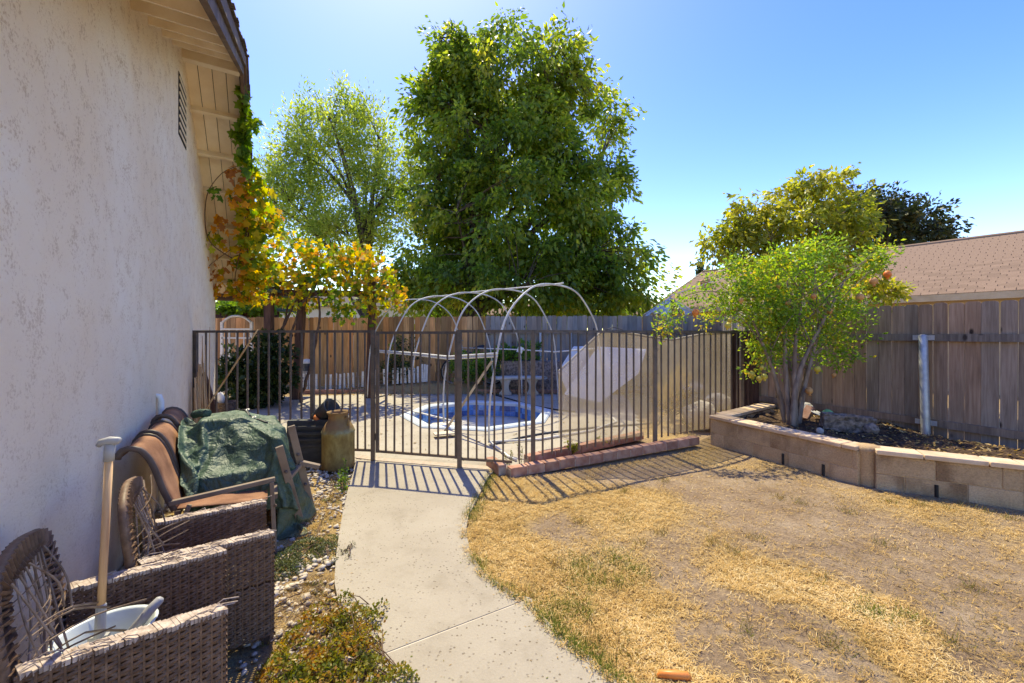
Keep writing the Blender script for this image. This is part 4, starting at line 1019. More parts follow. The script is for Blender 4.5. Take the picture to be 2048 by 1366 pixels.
mb = MB(); mb.tube(smooth_line([HW(4.22,.30,.84), HW(4.16,.34,.86), HW(4.06,.40,.87)],6), .032, 12); mb.build('rolled_end', M['tarp'], tarp, True)

# ================================================================ milk can, bucket, box, bamboo, sticks
cb = Vector((-1.945,4.62,0)); can = thing('milk_can', 'rusty ochre milk can standing on the path edge by the gate', 'milk can', cb)
mb = MB(); mb.lathe([(0,.012),(.165,.012),(.172,.0),(.176,.02),(.172,.04),(.172,.40),(.178,.412),(.172,.425),(.160,.455),(.125,.515),(.106,.535),(.102,.56),(.104,.60),(.118,.622),(.122,.632),(.112,.634),(.097,.60),(.095,.40),(0,.38)], (0,0,0), 40)
bo = mb.build('body', M['can'], can, True); bo.parent = can; bo.matrix_parent_inverse = Matrix()
for s in (-1,1):
    mb = MB(); mb.tube(smooth_line([Vector((s*.104,0,.575)), Vector((s*.135,0,.59)), Vector((s*.152,0,.55)), Vector((s*.145,0,.49))],10), .010, 8, flat=.6); h = mb.build('handle', M['can'], can, True); h.matrix_parent_inverse = Matrix()
can.rotation_euler.z = R(-25)
bx = Vector((-2.33,4.72,0)); box_ = thing('plastic_crate', 'black ribbed plastic crate standing on end behind the tarp', 'crate', bx)
rot = Matrix.Rotation(R(4),3,'Z') @ Matrix.Rotation(R(-5),3,'X')
mb = MB(); mb.box(bx + Vector((0,.05,.26)), (.50,.13,.50), rot); mb.build('shell', M['blackplastic'], box_, bevel=.02)
for i in range(6):
    mb = MB(); mb.box(bx + Vector((0,-.030-.006*i+.018,.08+.072*i)), (.42,.014,.030), rot); mb.build('rib', M['blackplastic'], box_, bevel=.004)
mb = MB(); mb.box(bx + Vector((.265,.06,.25)), (.02,.12,.46), rot); mb.build('side_strip', M['palewood'], box_)
bk_ = thing('bucket', 'dark tilted bucket resting on the black crate by the milk can', 'bucket', D(652,828,4.83))
rot = Matrix.Rotation(R(55),3,'Y') @ Matrix.Rotation(R(10),3,'X')
mb = MB(); mb.lathe([(0,-.12),(.085,-.12),(.12,.11),(.126,.115),(.126,.125),(.117,.125),(.082,-.105),(0,-.105)], D(650,826,4.86), 28, rot); mb.build('shell', M['bucketgray'], bk_, True)
c = D(650,826,4.86); mb = MB(); mb.tube([c + rot @ Vector((.127*math.cos(q), .127*math.sin(q), .10+.05*math.sin(q))) for q in [R(180*k/12) for k in range(13)]], .003, 5); mb.build('bail', M['galv'], bk_, True)
mb = MB(); mb.lathe([(.0,-.02),(.05,-.02),(.06,.02),(.0,.03)], D(635,838,4.80), 14, Matrix.Rotation(R(50),3,'Y')); mb.build('orange_cup', M['orange'], None, True, label='orange cup tucked under the dark bucket', cat='cup')
# bamboo canes against the wall
bb = thing('bamboo_bundle', 'bundle of dry bamboo canes leaning on the wall by the iron fence', 'canes', HW(6.22,.12))
for i in range(24):
    t = 6.08 + random.uniform(0,.26); a = random.uniform(.05,.20); h = random.uniform(.85,1.17) if i > 4 else random.uniform(1.3,1.70)
    b0 = HW(t, a, .02); b1 = HW(t + random.uniform(-.06,.06) + (.06 if i < 5 else 0), max(.02, a + random.uniform(-.05,.03)), h)
    mb = MB(); m = b0.lerp(b1,.5) + Vector((random.uniform(-.01,.01),0,0)); mb.tube([b0, m, b1], [.0095,.009,.007] if i > 4 else [.007,.006,.004], 6); mb.build('cane', M['bamboo'], bb, True)
mb = MB(); a = D(410,822,4.86); b = D(516,659,4.90); mb.tube(smooth_line([a - Vector((.12,0,.28)), a, a.lerp(b,.5)+Vector((.01,0,.02)), b],10), [.010]*8+[.008,.006], 6)
mb.build('long_stick', M['bamboo'], None, True, label='long pale stick leaning diagonally across the iron fence', cat='stick')
mb = MB(); mb.bar(D(432,838,5.6), D(404,748,5.75), .11, .03, (0,-1,0)); mb.build('leaning_board', M['posttimber'], None, label='short brown board leaning on the house corner behind the fence', cat='board')
mb = MB(); c = G(452,830); mb.lathe([(.0,.0),(.13,.0),(.17,.24),(.18,.25),(.165,.25),(.13,.03),(0,.03)], c, 20)
for k in range(6): mb.lathe([(.135+.007*k,.03+.038*k),(.148+.007*k,.045+.038*k),(.14+.007*k,.062+.038*k)], c, 20)
mb.build('basket', M['basket'], None, True, label='dark woven basket on the ground behind the iron fence', cat='basket')
mb = MB(); mb.lathe([(0,0),(.06,0),(.075,.10),(.05,.17),(.03,.19),(0,.19)], c + Vector((-.12,.02,.22)), 14); mb.build('plastic_jug', M['white'], None, True, label='white plastic jug set on the dark basket', cat='jug')
# wrinkled orange toy in the lawn
mb = MB(); p = G(1350,1357,.02); mb.tube([p + Vector((-.072,.01,.0)), p + Vector((-.06,.01,.012)), p + Vector((0,.0,.016)), p + Vector((.05,-.004,.014)), p + Vector((.066,-.004,.002))], [.006,.015,.017,.016,.007], 12); mb.build('plastic_scoop', M['orange'], None, True, label='small orange plastic piece lying in the dry grass', cat='plastic piece')
# ================================================================ hoop frame over the spa
LF = [(-3.34,9.52),(-2.65,8.70),(-1.896,7.78),(-1.13,6.82),(-.30,5.55)]; RFt = [(-1.26,11.0),(-.48,10.25),(.24,9.60),(.98,8.75),(1.75,7.9)]
hf = thing('hoop_frame', 'five pale pipe hoops joined by a ridge pipe, arching over the spa', 'frame', (-.8,8.3,0))
HT = [2.32,2.33,2.33,2.30,2.26]; tops = []; mids = {}
for k, (l, r) in enumerate(zip(LF, RFt)):
    l = Vector((*l,.02)); r = Vector((*r,.02)); m = (l+r)/2; h = HT[k]; e = 2.55; pts = []
    for i in range(49):
        q = math.pi*i/48; cx_ = math.cos(q); sx_ = math.sin(q); x = math.copysign(abs(cx_)**(2/e), -cx_); z = abs(sx_)**(2/e)
        pts.append(m + (r-m)*x + ZV*(z*h) + ZV*.02 + Vector((.012*math.sin(i*.6+k), .012*math.cos(i*.5+k), 0)))
    mb = MB(); mb.tube(pts, .0145, 9); mb.build('hoop', M['pvc'], hf, True); tops.append(pts[24] + ZV*.012); mids[k] = pts
rp = [tops[0] + Vector((-.10,.12,0))] + tops + [tops[-1] + Vector((.10,-.12,.005))]
mb = MB(); mb.tube(smooth_line(rp, 40), .013, 8); mb.build('ridge_pipe', M['pvcw'], hf, True)
for a, b in zip(tops, tops[1:]):
    c = a.lerp(b,.55); d = (b-a).normalized(); mb = MB(); mb.tube([c-d*.04, c+d*.04], .018, 10); mb.build('coupling', M['grayplastic'], hf, True)
def at_h(pts, z, side):
    s = pts[:25] if side == 0 else pts[24:]; return min(s, key=lambda p: abs(p.z-z))
sr = [at_h(mids[k], 1.18, 1) for k in range(5)]; mb = MB(); mb.tube(sr, .015, 8); mb.build('side_pipe', M['pvcw'], hf, True)
sl2 = [at_h(mids[k], 1.18, 0) for k in range(5)]
for dz in (0,-.035): mb = MB(); mb.tube([p + Vector((0,-.02,dz)) for p in sl2], .016, 8); mb.build('side_pipe', M['pvcw'], hf, True)
mb = MB(); mb.bar(D(984,722,5.75), G(886,868), .035, .012, (0,1,0)); mb.build('brace_slat', M['palewood'], hf)
mb = MB(); mb.tube([Vector((*LF[2],.05)), Vector((*LF[3],.10)), Vector((*LF[3],.06))+Vector((.25,-.1,0))], .016, 8); mb.build('base_pipe', M['pvcw'], hf, True)
mb = MB(); mb.tube([Vector((*LF[4],.05)), Vector((.4,5.75,.035)), Vector((1.2,6.25,.035)), Vector((1.75,6.9,.035)), Vector((1.78,7.8,.03))], .016, 8); mb.build('base_pipe', M['pvcw'], hf, True)
mb = MB(); mb.tube([Vector((*LF[4],.05)), Vector((-.05,4.95,.035)), Vector((.05,4.8,.035))], .016, 8); mb.build('base_pipe', M['pvcw'], hf, True)
mb = MB(); c = at_h(mids[2],1.12,1); mb.box(c + Vector((0,-.03,0)), (.13,.05,.14), Matrix.Rotation(.4,3,'Y')); mb.build('cloth_tag', M['white'], hf)
# board under the hoop foot at the spa edge
mb = MB(); mb.bar(G(868,868,.07), G(918,864,.07), .16, .018); mb.build('loose_board', M['palewood'], None, label='short weathered board under a hoop foot at the spa edge', cat='board')
# black hose on the deck
hz_ = [G(742,800), G(830,782), G(935,777), G(1000,795), G(1060,812), G(1110,822), G(1150,826)]
mb = MB(); mb.tube([p + ZV*.03 for p in smooth_line(hz_, 50)], .014, 6); mb.build('hose', M['tire'], None, True, label='black hose lying on the deck behind the spa', cat='hose')
hz_ = [G(985,893), G(1080,872), G(1200,858), G(1300,850), G(1320,838)]
mb = MB(); mb.tube([p + ZV*.03 for p in smooth_line(hz_, 40)], .016, 6); mb.build('hose', M['bucketgray'], None, True, label='gray hose curving across the deck behind the shade screen', cat='hose')

# ================================================================ shade screen hung inside the iron fence
ss = thing('shade_screen', 'torn tan shade screen hung behind the right iron fence', 'screen', P1310)
bn = Vector((-.473,.881,0)); dirF = (Pe-P1066).normalized()
def on_fence(px, off):          # point of the fence line, pushed back by off, seen at column px
    k = (px-CX)/F; o = P1066 + bn*off
    s = (k*o.y - o.x)/(dirF.x - k*dirF.y); return o + dirF*s
topl = [(1117,742),(1128,733),(1150,712),(1175,688),(1204,662),(1230,663),(1270,668),(1310,675),(1345,679),(1380,672),(1410,667),(1462,666)]
botl = [(1117,872),(1128,880),(1150,884),(1175,884),(1204,884),(1230,880),(1270,874),(1310,868),(1345,866),(1380,862),(1410,858),(1462,852)]
V = []; nc = 61; nr = 16
for i in range(nc):
    u = i/(nc-1)*(len(topl)-1); k = min(int(u), len(topl)-2); w = u-k
    px = topl[k][0]*(1-w)+topl[k+1][0]*w; ty = topl[k][1]*(1-w)+topl[k+1][1]*w; by = botl[k][1]*(1-w)+botl[k+1][1]*w
    for j in range(nr):
        py = ty + (by-ty)*j/(nr-1); off = .06 + .015*math.sin(i*.55+j*.2) + .02*math.sin(i*.21+1)*(j/nr)
        p = on_fence(px, off); z = CAMZ - (py-HY)*p.y/F; V.append((p.x, p.y, max(z,.03)))
mb = MB(); mb.add(V, [(i*nr+j,(i+1)*nr+j,(i+1)*nr+j+1,i*nr+j+1) for i in range(nc-1) for j in range(nr-1)]); sc_o = mb.build('screen_cloth', M['screen'], ss, True)
mb = MB(); mb.tube([Vector(V[i*nr]) for i in range(nc)], .010, 6); mb.build('hem', M['palewood'], ss, True)

# ================================================================ spa cover halves leaning behind the screen
cv = thing('spa_cover', 'white folded spa cover leaning behind the tan shade screen', 'spa cover', G(1200,806))
def yq(px, py, Y): return D(px, py, Y)
q = [yq(1128,790,8.25), yq(1200,806,8.1), yq(1278,748,8.3), yq(1294,700,8.55), yq(1196,695,8.75)]
mb = MB(); mb.slab(q, .07, (.1,.9,.35)); ch_o = mb.build('cover_half', M['cover'], cv, bevel=.02)
q = [yq(1116,744,8.9), yq(1140,796,8.7), yq(1190,796,8.75), yq(1176,694,9.1), yq(1147,694,9.1)]
mb = MB(); mb.slab(q, .07, (.1,.95,.25)); mb.build('cover_half', M['cover'], cv, bevel=.02)

# ================================================================ curved concrete bench
bc = G(1038,792); bench = thing('garden_bench', 'curved concrete garden bench on two pedestals behind the spa', 'bench', bc)
mb = MB(); V = []; n = 22
for i in range(n):
    q = -.42 + .84*i/(n-1); rr = 1.55
    for r_, z in ((rr-.18,.385),(rr-.20,.41),(rr-.19,.445),(rr-.16,.455),(rr+.16,.455),(rr+.19,.445),(rr+.20,.41),(rr+.18,.385)):
        V.append((bc.x + r_*math.sin(q), bc.y + .25 - rr*1.0 + r_*math.cos(q) + .12*0, z))
mb.add(V, [(i*8+k,i*8+(k+1)%8,(i+1)*8+(k+1)%8,(i+1)*8+k) for i in range(n-1) for k in range(8)] + [tuple(range(8)), tuple(reversed(range((n-1)*8,n*8)))])
mb.build('seat', M['benchconc'], bench, True)
for s in (-1,1):
    mb = MB(); c = (bc.x + s*.33, bc.y + .19, 0)
    V = []; pr = [(.15,.0),(.15,.05),(.12,.07),(.085,.13),(.08,.20),(.095,.28),(.125,.33),(.14,.345),(.14,.39)]
    for w, z in pr: V += [(c[0]-w, c[1]-.13, z+.015), (c[0]+w, c[1]-.13, z+.015), (c[0]+w, c[1]+.13, z+.015), (c[0]-w, c[1]+.13, z+.015)]
    mb.add(V, [(i*4+k,i*4+(k+1)%4,(i+1)*4+(k+1)%4,(i+1)*4+k) for i in range(len(pr)-1) for k in range(4)]); mb.build('pedestal', M['benchconc'], bench, bevel=.012)
# brick edging and gray trough behind the bench
be = thing('brick_edging', 'low brick edging round the bed behind the bench', 'edging', (1,10.45,0))
brick_row(be, [(-.9,10.42,0),(3.2,10.30,0)], .09, .10, .02, .2, seed=9)
be2 = thing('brick_edging', 'low brick edging of the bed below the white pickets', 'edging', (-4,10.6,0))
brick_row(be2, [(-5.2,10.30,0),(-3.0,10.46,0),(-1.0,10.44,0)], .10, .10, .0, .2, seed=10)
mb = MB(); c = D(1062,736,10.72); mb.box((c.x, c.y, .42), (1.55,.32,.78)); tr = mb.build('trough_planter', M['roughblock'], None, bevel=.02, label='gray concrete trough planter against the gray rear fence', cat='planter')

# ================================================================ white picket edging
pe = thing('picket_edging', 'low white picket edging wired together along the rear bed', 'picket edging', (-4,10.7,.1))
pk = [(608,776),(614,776),(620,777),(625,778),(633,779),(652,778),(661,777.5),(671,777),(680,776),(689,775),(698,774.5),(707,773.5),(716,772.5),(725,772),(735,771),(752,768.5),(769,767),(787,766.5),(795,766),(803,765.5),(811,765),(819,764.5),(828,764),(836,763.5),(845,762.5),(849,762),(853,762)]
pm = MB(); pm.box((0,0,.19), (.052,.018,.40)); pm = pm.mesh('picket_white'); pm.materials.append(M['white']); wl = [[],[]]
for px, py in pk:
    p = D(px, py, 10.62 + .12*(px-608)/245); zb = p.z - .01; h = (px > 838)*.12
    link('picket', pm, None, pe, (p.x, p.y, zb), (random.uniform(-.03,.03), random.uniform(-.05,.05), random.uniform(-.4,.4)), (.85 if px < 628 else 1, 1, 1+h+random.uniform(-.06,.06)))
    wl[0].append((p.x, p.y-.015, zb+.08)); wl[1].append((p.x, p.y-.015, zb+.27+random.uniform(-.02,.02)))
for w in wl: mb = MB(); mb.tube(w, .004, 4); mb.build('wire', M['galv'], pe)

# ================================================================ white headboard trellis by the house corner
tb = thing('garden_headboard', 'white arched headboard used as a trellis beside the house corner', 'headboard', (-6.9,10.6,0))
cx0 = D(444,700,10.3); cx1 = D(503,700,10.3)
def wb(a, b, w, h, nm): mb = MB(); mb.bar(a, b, w, h, (0,1,0)); mb.build(nm, M['white'], tb)
for c in (cx0, cx1): wb(Vector((c.x,c.y,0)), Vector((c.x,c.y,1.80)), .06, .05, 'post')
wb(Vector((cx0.x,cx0.y,1.62)), Vector((cx1.x,cx1.y,1.62)), .04, .075, 'rail'); wb(Vector((cx0.x,cx0.y,1.40)), Vector((cx1.x,cx1.y,1.40)), .04, .05, 'rail'); wb(Vector((cx0.x,cx0.y,.35)), Vector((cx1.x,cx1.y,.35)), .04, .06, 'rail')
for k in (1,2,3): c = cx0.lerp(cx1, k/4); wb(Vector((c.x,c.y,.35)), Vector((c.x,c.y,1.60)), .03, .03, 'spindle')
mb = MB(); mb.tube(smooth_line([Vector((cx0.x,cx0.y,1.78)), Vector((cx0.lerp(cx1,.3).x,cx0.y,1.93)), Vector((cx0.lerp(cx1,.7).x,cx0.y,1.93)), Vector((cx1.x,cx1.y,1.78))],14), .028, 8); mb.build('arch', M['white'], tb, True)

# ================================================================ bicycle
bk = thing('bicycle', 'dark bicycle parked behind a clipped bush at the tan rear fence', 'bicycle', G(938,752,.1))
Yb = 10.62
def wheel(c, r):
    mb = MB(); mb.tube([c + Vector((r*math.cos(q), 0, r*math.sin(q))) for q in [2*math.pi*k/32 for k in range(33)]], .022, 8, False); w = mb.build('wheel', M['tire'], bk, True)
    mb = MB(); mb.tube([c + Vector(((r-.03)*math.cos(q), 0, (r-.03)*math.sin(q))) for q in [2*math.pi*k/32 for k in range(33)]], .010, 6, False); mb.build('rim', M['galv'], w, True)
    mb = MB(); mb.lathe([(.02,-.03),(.02,.03)], c, 8, Matrix.Rotation(R(90),3,'X'), True, True)
    for k in range(16): q = 2*math.pi*k/16; mb.tube([c, c + Vector(((r-.03)*math.cos(q),0,(r-.03)*math.sin(q)))], .0025, 3, False)
    mb.build('spokes', M['galv'], w)
wA = Vector(((908-CX)*Yb/F, Yb, .53)); wB = Vector(((972-CX)*Yb/F, Yb+.05, .53)); wB.x = wA.x + .98
wheel(wA, .33); wheel(wB, .33)
bbk = wA + Vector((.43,0,-.03)); st_ = wA + Vector((.60,0,.46)); hd_ = wA + Vector((.12,0,.50))
mb = MB()
for a, b in ((hd_, bbk), (hd_+Vector((0,0,.06)), st_), (bbk, st_), (bbk, wB), (st_, wB), (hd_+Vector((-.03,0,.12)), wA)): mb.tube([a,b], .017, 8)
mb.build('bike_frame', M['bluemetal'], bk, True)
mb = MB(); mb.tube(smooth_line([hd_+Vector((-.04,0,.14)), hd_+Vector((-.05,0,.26)), hd_+Vector((-.02,-.18,.30)), hd_+Vector((.08,-.28,.30))],10), .014, 8); mb.tube([hd_+Vector((-.05,0,.26)), hd_+Vector((-.02,.18,.30)), hd_+Vector((.08,.28,.30))], .014, 8); mb.build('handlebar', M['grayplastic'], bk, True)
mb = MB(); mb.tube([st_, st_+Vector((.03,0,.14))], .013, 8); c = st_+Vector((.04,0,.16)); mb.tube([c+Vector((-.14,0,0)), c+Vector((0,0,.015)), c+Vector((.11,0,.02)), c+Vector((.13,0,.01))], [.02,.05,.075,.05], 10, True, .5); mb.build('saddle', M['tire'], bk, True)
# garden lantern by the white pickets
gl = thing('garden_lantern', 'gray stone garden lantern with a white cap at the tan fence', 'garden lantern', D(613,760,11.0))
c = D(613,760,11.0); c.z = .1
mb = MB(); mb.lathe([(.12,0),(.12,.08),(.06,.14),(.06,.30),(.13,.36),(.13,.42)], c, 8, cap1=True); mb.build('base', M['rock'], gl)
mb = MB(); mb.lathe([(.09,.42),(.10,.62)], c, 8); mb.build('light_box', M['bucketgray'], gl)
mb = MB(); mb.lathe([(.14,.62),(.14,.66),(.10,.72),(.0,.74)], c, 8); mb.build('cap', M['white'], gl)

# ================================================================ pergola posts and beams carrying the vine
pg = thing('pergola', 'brown timber pergola on three posts carrying the grape vine', 'pergola', (-4.6,9.4,0))
for a, b, w in ((G(592,800), D(607,560,9.4), .15), (G(538,806), D(538,565,9.0), .15), (G(738,797), D(746,560,9.7), .14)):
    mb = MB(); mb.bar(a, b, w, w, (0,1,0)); mb.build('post', M['posttimber'], pg, bevel=.006)
for a, b in ((D(432,575,8.9), D(560,580,9.1)), (D(540,585,9.1), D(770,588,9.75)), (D(600,555,9.4), D(640,565,10.6)), (D(540,560,9.0), D(585,570,10.5)), (D(746,570,9.7), D(770,575,10.7))):
    mb = MB(); mb.bar(a, b, .06, .14); mb.build('beam', M['posttimber'], pg, bevel=.005)
mb = MB(); mb.box((-6.25,10.0,2.52), (2.3,2.2,.06), Matrix.Rotation(R(4),3,'Y')); mb.build('canopy_panel', M['awning'], pg)
# ================================================================ plants
def unit(a): return a/(np.linalg.norm(a, axis=1, keepdims=True)+1e-9)
def leaf_quads(C, D_, L, Wd, rng, fold=.25, curl=.15):
    """one folded rhombus leaf per centre: base, left, tip, right"""
    n = len(C); D_ = unit(D_); up = unit(rng.normal(size=(n,3))); S = unit(np.cross(D_, up)); Nn = np.cross(S, D_)
    L = np.asarray(L)[:,None]; W = np.asarray(Wd)[:,None]
    V = np.stack([C, C + D_*L*.45 + S*W + Nn*W*fold, C + D_*L - Nn*L*curl, C + D_*L*.45 - S*W + Nn*W*fold], 1)
    return V.reshape(-1,3), np.arange(4*n).reshape(n,4)
LOBED = np.array([(0,0),(.30,-.14),(.52,.10),(.36,.30),(.60,.62),(.26,.62),(0,1.0),(-.26,.62),(-.60,.62),(-.36,.30),(-.52,.10),(-.30,-.14)])
def leaf_lobed(C, D_, L, rng, cup=.30):
    n = len(C); D_ = unit(D_); up = unit(rng.normal(size=(n,3))+np.array([0,0,.4])); S = unit(np.cross(D_, up)); Nn = np.cross(S, D_); k = len(LOBED)
    L = np.asarray(L)[:,None,None]; P = LOBED[None]; b = (P[:,:,0]**2)[:,:,None]
    V = C[:,None,:] + D_[:,None,:]*L*P[:,:,1:2] + S[:,None,:]*L*P[:,:,0:1] + Nn[:,None,:]*L*b*cup*rng.uniform(-2,2,(n,1,1))
    cen = C + D_*L[:,0]*.35; V = np.concatenate([V, cen[:,None,:]], 1)
    base = (np.arange(n)*(k+1))[:,None]; tri = np.stack([np.arange(k), np.roll(np.arange(k),-1), np.full(k,k)],1)
    return V.reshape(-1,3), (base[:,:,None] + tri[None]).reshape(-1,3)
def lobe_pts(lobes, n, rng, shell=.5):
    """points in a union of ellipsoids (centre xyz, radii xyz), denser to the outside"""
    w = np.array([(l[3]*l[4]*l[5])**.66 for l in lobes]); idx = rng.choice(len(lobes), n, p=w/w.sum()); L = np.array(lobes)[idx]
    d = unit(rng.normal(size=(n,3))); r = (shell + (1-shell)*rng.uniform(0,1,n)**.6)
    return L[:,:3] + d*r[:,None]*L[:,3:6], d
def pxl(l, Y, dfac=.9):        # lobe measured in the picture -> metres at depth Y
    px, py, rx, ry = l[:4]; s = F/Y; yy = Y + (l[4] if len(l) > 4 else 0); p = D(px, py, yy); s2 = F/yy
    return (p.x, p.y, p.z, rx/s2, max(rx,ry)/s2*dfac, ry/s2)
def limbs(mb, base, crown_pts, trunk_top, r0, rng, nl=14, twigs=None, fork=.35):
    base = Vector(base); top = Vector(trunk_top)
    tr = smooth_line([base, base.lerp(top,.35)+Vector((rng.normal()*.03*r0*10,0,0)), base.lerp(top,.7)+Vector((rng.normal()*r0,rng.normal()*r0,0)), top], 14)
    mb.tube(tr, [r0*(1.25 if i == 0 else 1-.055*i) for i in range(14)], 10)
    pts = list(tr[4:]); idx = rng.choice(len(crown_pts), min(nl,len(crown_pts)), replace=False)
    for i in idx:
        e = Vector(crown_pts[i]); st = min(tr[3:], key=lambda p: abs(p.z - (base.z + (e.z-base.z)*fork))) if e.z < top.z+1 else tr[rng.integers(6,13)]
        m = st.lerp(e,.5) + Vector((rng.normal()*.1, rng.normal()*.1, .12*(e-st).length)); ln = smooth_line([st, m, e], 9); r = r0*rng.uniform(.28,.5)
        mb.tube(ln, [r*(1-.1*k) for k in range(9)], 6); pts += ln[2:]
    PA = np.array([tuple(p) for p in pts])
    if twigs is not None:
        for e in twigs:
            k = np.argmin(((PA-e)**2).sum(1) + np.maximum(0, PA[:,2]-e[2])*.5); a = Vector(PA[k]); b = Vector(e); m = a.lerp(b,.55)+Vector((0,0,.05*(b-a).length))
            mb.tube([a,m,b], [r0*.09, r0*.06, r0*.03], 3, False)
def tree(name, label, base, lobes, nclump, per, cr, ll, lw, mat, bark, r0, top, seed, droop=.5, tint=(.5,.25), nl=16, shell=.45, cat='tree', group=None, clump_flat=.75, twig=True, lobed=False, out=.6, spray_out=.9):
    rng = np.random.default_rng(seed); root = thing(name, label, cat, base, group)
    C, Dn = lobe_pts(lobes, nclump, rng, shell)
    mb = MB(); limbs(mb, base, C, top, r0, rng, nl, C if twig else None); mb.build('trunk', M[bark], root, True)
    # every clump is a leafy spray: leaves strung along a drooping twig that points outward
    idx = np.repeat(np.arange(nclump), per); n = len(idx)
    ax = unit(Dn*spray_out + rng.normal(size=(nclump,3))*.55 + np.array([0,0,-.35*droop])); sz_ = rng.uniform(.55,1.35,nclump)
    k = rng.uniform(-1,1,n); off = ax[idx]*(k*cr*1.5*sz_[idx])[:,None] + np.clip(rng.normal(size=(n,3)),-1.6,1.6)*np.array([1,1,clump_flat])*(cr*.48*sz_[idx]*(1.15-.45*k))[:,None]
    off[:,2] -= droop*.12*cr*(k+1)**2
    P = C[idx] + off
    dirs = ax[idx]*out + unit(off)*.6 + rng.normal(size=(n,3))*.4; dirs[:,2] -= droop
    L = rng.uniform(.45,1.35,n)*ll
    t = np.clip(tint[0] + tint[1]*rng.normal(size=nclump)[idx] + .13*rng.normal(size=n), 0, 1)
    if lobed: V, Fq = leaf_lobed(P, dirs, L, rng); T = np.repeat(t, len(LOBED)+1)
    else: V, Fq = leaf_quads(P, dirs, L, L*lw, rng); T = np.repeat(t, 4)
    tag(link('crown', npmesh('crown', V, Fq, T), M[mat], root), kind='stuff')
    return root
big = [(1012,70,34,34),(930,112,72,42),(1105,112,70,38),(1010,168,138,78),(872,216,64,46),(1198,234,58,46,1),(1120,200,80,56),(920,170,70,48),(1015,295,165,90),(890,370,80,85),(1180,375,80,80),(1030,440,200,110),(870,510,85,80),(1200,510,95,85),(1040,560,200,75),(1262,560,52,52),(830,585,50,50),(1150,590,120,40)]
YB = 15.5
tree('shade_tree', 'towering dense green shade tree standing behind the rear fence', (D(925,668,YB).x, YB, 0), [pxl(l,YB,.8) for l in big], 1120, 82, .40, .21, .25, 'leaf_big', 'bark', .34, (D(1000,240,YB).x, YB, 9.2), 11, .6, (.50,.22), 26, .40)
wl_ = [(690,205,12,36),(743,232,12,38),(622,215,13,36),(594,265,14,40),(715,230,12,34),(655,225,12,34),(688,262,42,80),(740,290,42,78),(625,280,48,70),(585,340,50,70),(545,390,38,70),(660,350,90,85),(770,350,50,80),(720,420,100,80),(600,440,80,70),(800,420,40,70),(680,470,110,50),(840,330,22,60)]
YW = 17.5
tree('willow_tree', 'airy light green willow left of the big shade tree, behind the vine', (D(735,640,YW).x, YW, 0), [pxl(l,YW) for l in wl_], 640, 54, .33, .17, .19, 'leaf_willow', 'bark', .22, (D(735,420,YW).x, YW, 6.5), 12, -.25, (.62,.2), 22, .3, clump_flat=1.5)
rt = [(1650,372,66,40),(1595,395,50,40),(1500,425,45,34),(1440,472,44,42),(1560,455,85,52),(1665,450,72,65),(1500,480,60,40),(1600,530,115,55),(1720,480,28,40),(1735,570,50,34),(1775,588,26,18),(1450,500,40,40)]
YR = 9.3
tree('fruit_tree', 'broad yellow-green tree over the right fence, in front of the brown roof', (D(1600,640,YR).x, YR, 0), [pxl(l,YR) for l in rt], 330, 46, .16, .125, .24, 'leaf_right', 'bark2', .085, (D(1600,520,YR).x, YR, 3.0), 13, .55, (.70,.2), 22, .35)
dk = [(1745,430,42,50),(1700,420,28,40),(1845,455,40,48),(1795,470,55,42),(1872,480,22,25),(1790,420,30,35)]
tree('dark_tree', 'dark bushy tree rising behind the brown shingle roof', (D(1790,640,32).x, 32, 0), [pxl(l,32) for l in dk], 240, 45, .6, .34, .26, 'leaf_dark', 'bark', .3, (D(1790,500,32).x, 32, 7), 14, .3, (.45,.22), 14, .4)
cyp = D(1402,668,46)
tree('cypress', 'slim dark cypress tip far behind the brown roof', (cyp.x, 46, 0), [(cyp.x,46,6.6,.5,.5,3.0)], 90, 30, .22, .3, .2, 'leaf_dark', 'bark', .15, (cyp.x,46,6), 15, -1.0, (.2,.1), 6, .3)
# far trees that close the view low between the big ones
for k, (px, py, rx, ry, Y, lab) in enumerate(((905,600,60,30,24,'low green tree seen under the big shade tree crown'),(1180,610,110,30,22,'dark low foliage right of the shade tree, above the gray fence'),(520,600,60,22,20,'green shrubbery behind the tan fence beside the house corner'))):
    tree('far_tree', lab, (D(px,668,Y).x, Y, 0), [pxl((px,py,rx,ry),Y)], 110, 45, .45, .24, .25, 'leaf_big', 'bark', .12, (D(px,640,Y).x,Y,1.8), 60+k, .4, (.5,.2), 8, .3)

# ---------------------------------------------------------------- pomegranate tree in the planter
pb_ = G(1585,842,.33); YP = 5.72
pm_l = [(1590,640,85,70),(1510,620,62,45),(1560,565,80,50),(1670,600,62,62),(1655,690,48,45),(1560,700,48,38),(1480,570,55,38),(1740,535,34,26),(1610,520,60,36),(1545,655,60,40),(1690,650,38,50),(1455,600,40,30),(1520,700,28,24),(1480,535,28,22),(1745,518,26,22),(1772,508,14,14),(1640,498,36,26),(1540,520,30,24)]
rng = np.random.default_rng(21)
pom = thing('pomegranate_tree', 'multi-stemmed pomegranate tree with orange fruit growing in the block planter', 'tree', pb_)
lob = [pxl(l, YP, .8) for l in pm_l]
C_, Dn = lobe_pts(lob, 300, rng, .25)
br = [D(x,y,YP+dd) for x,y,dd in ((1440,600,-.1),(1400,592,-.15),(1375,585,-.2),(1352,600,-.25),(1335,625,-.28),(1322,655,-.3),(1345,640,-.3),(1410,640,-.1),(1420,560,0),(1500,735,-.1),(1510,690,-.05),(1690,700,0),(1672,720,0))]
C_ = np.concatenate([C_, np.array([tuple(p) for p in br for _ in range(2)]) + rng.normal(size=(26,3))*.03]); Dn = np.concatenate([Dn, unit(rng.normal(size=(26,3)))])
mb = MB(); 
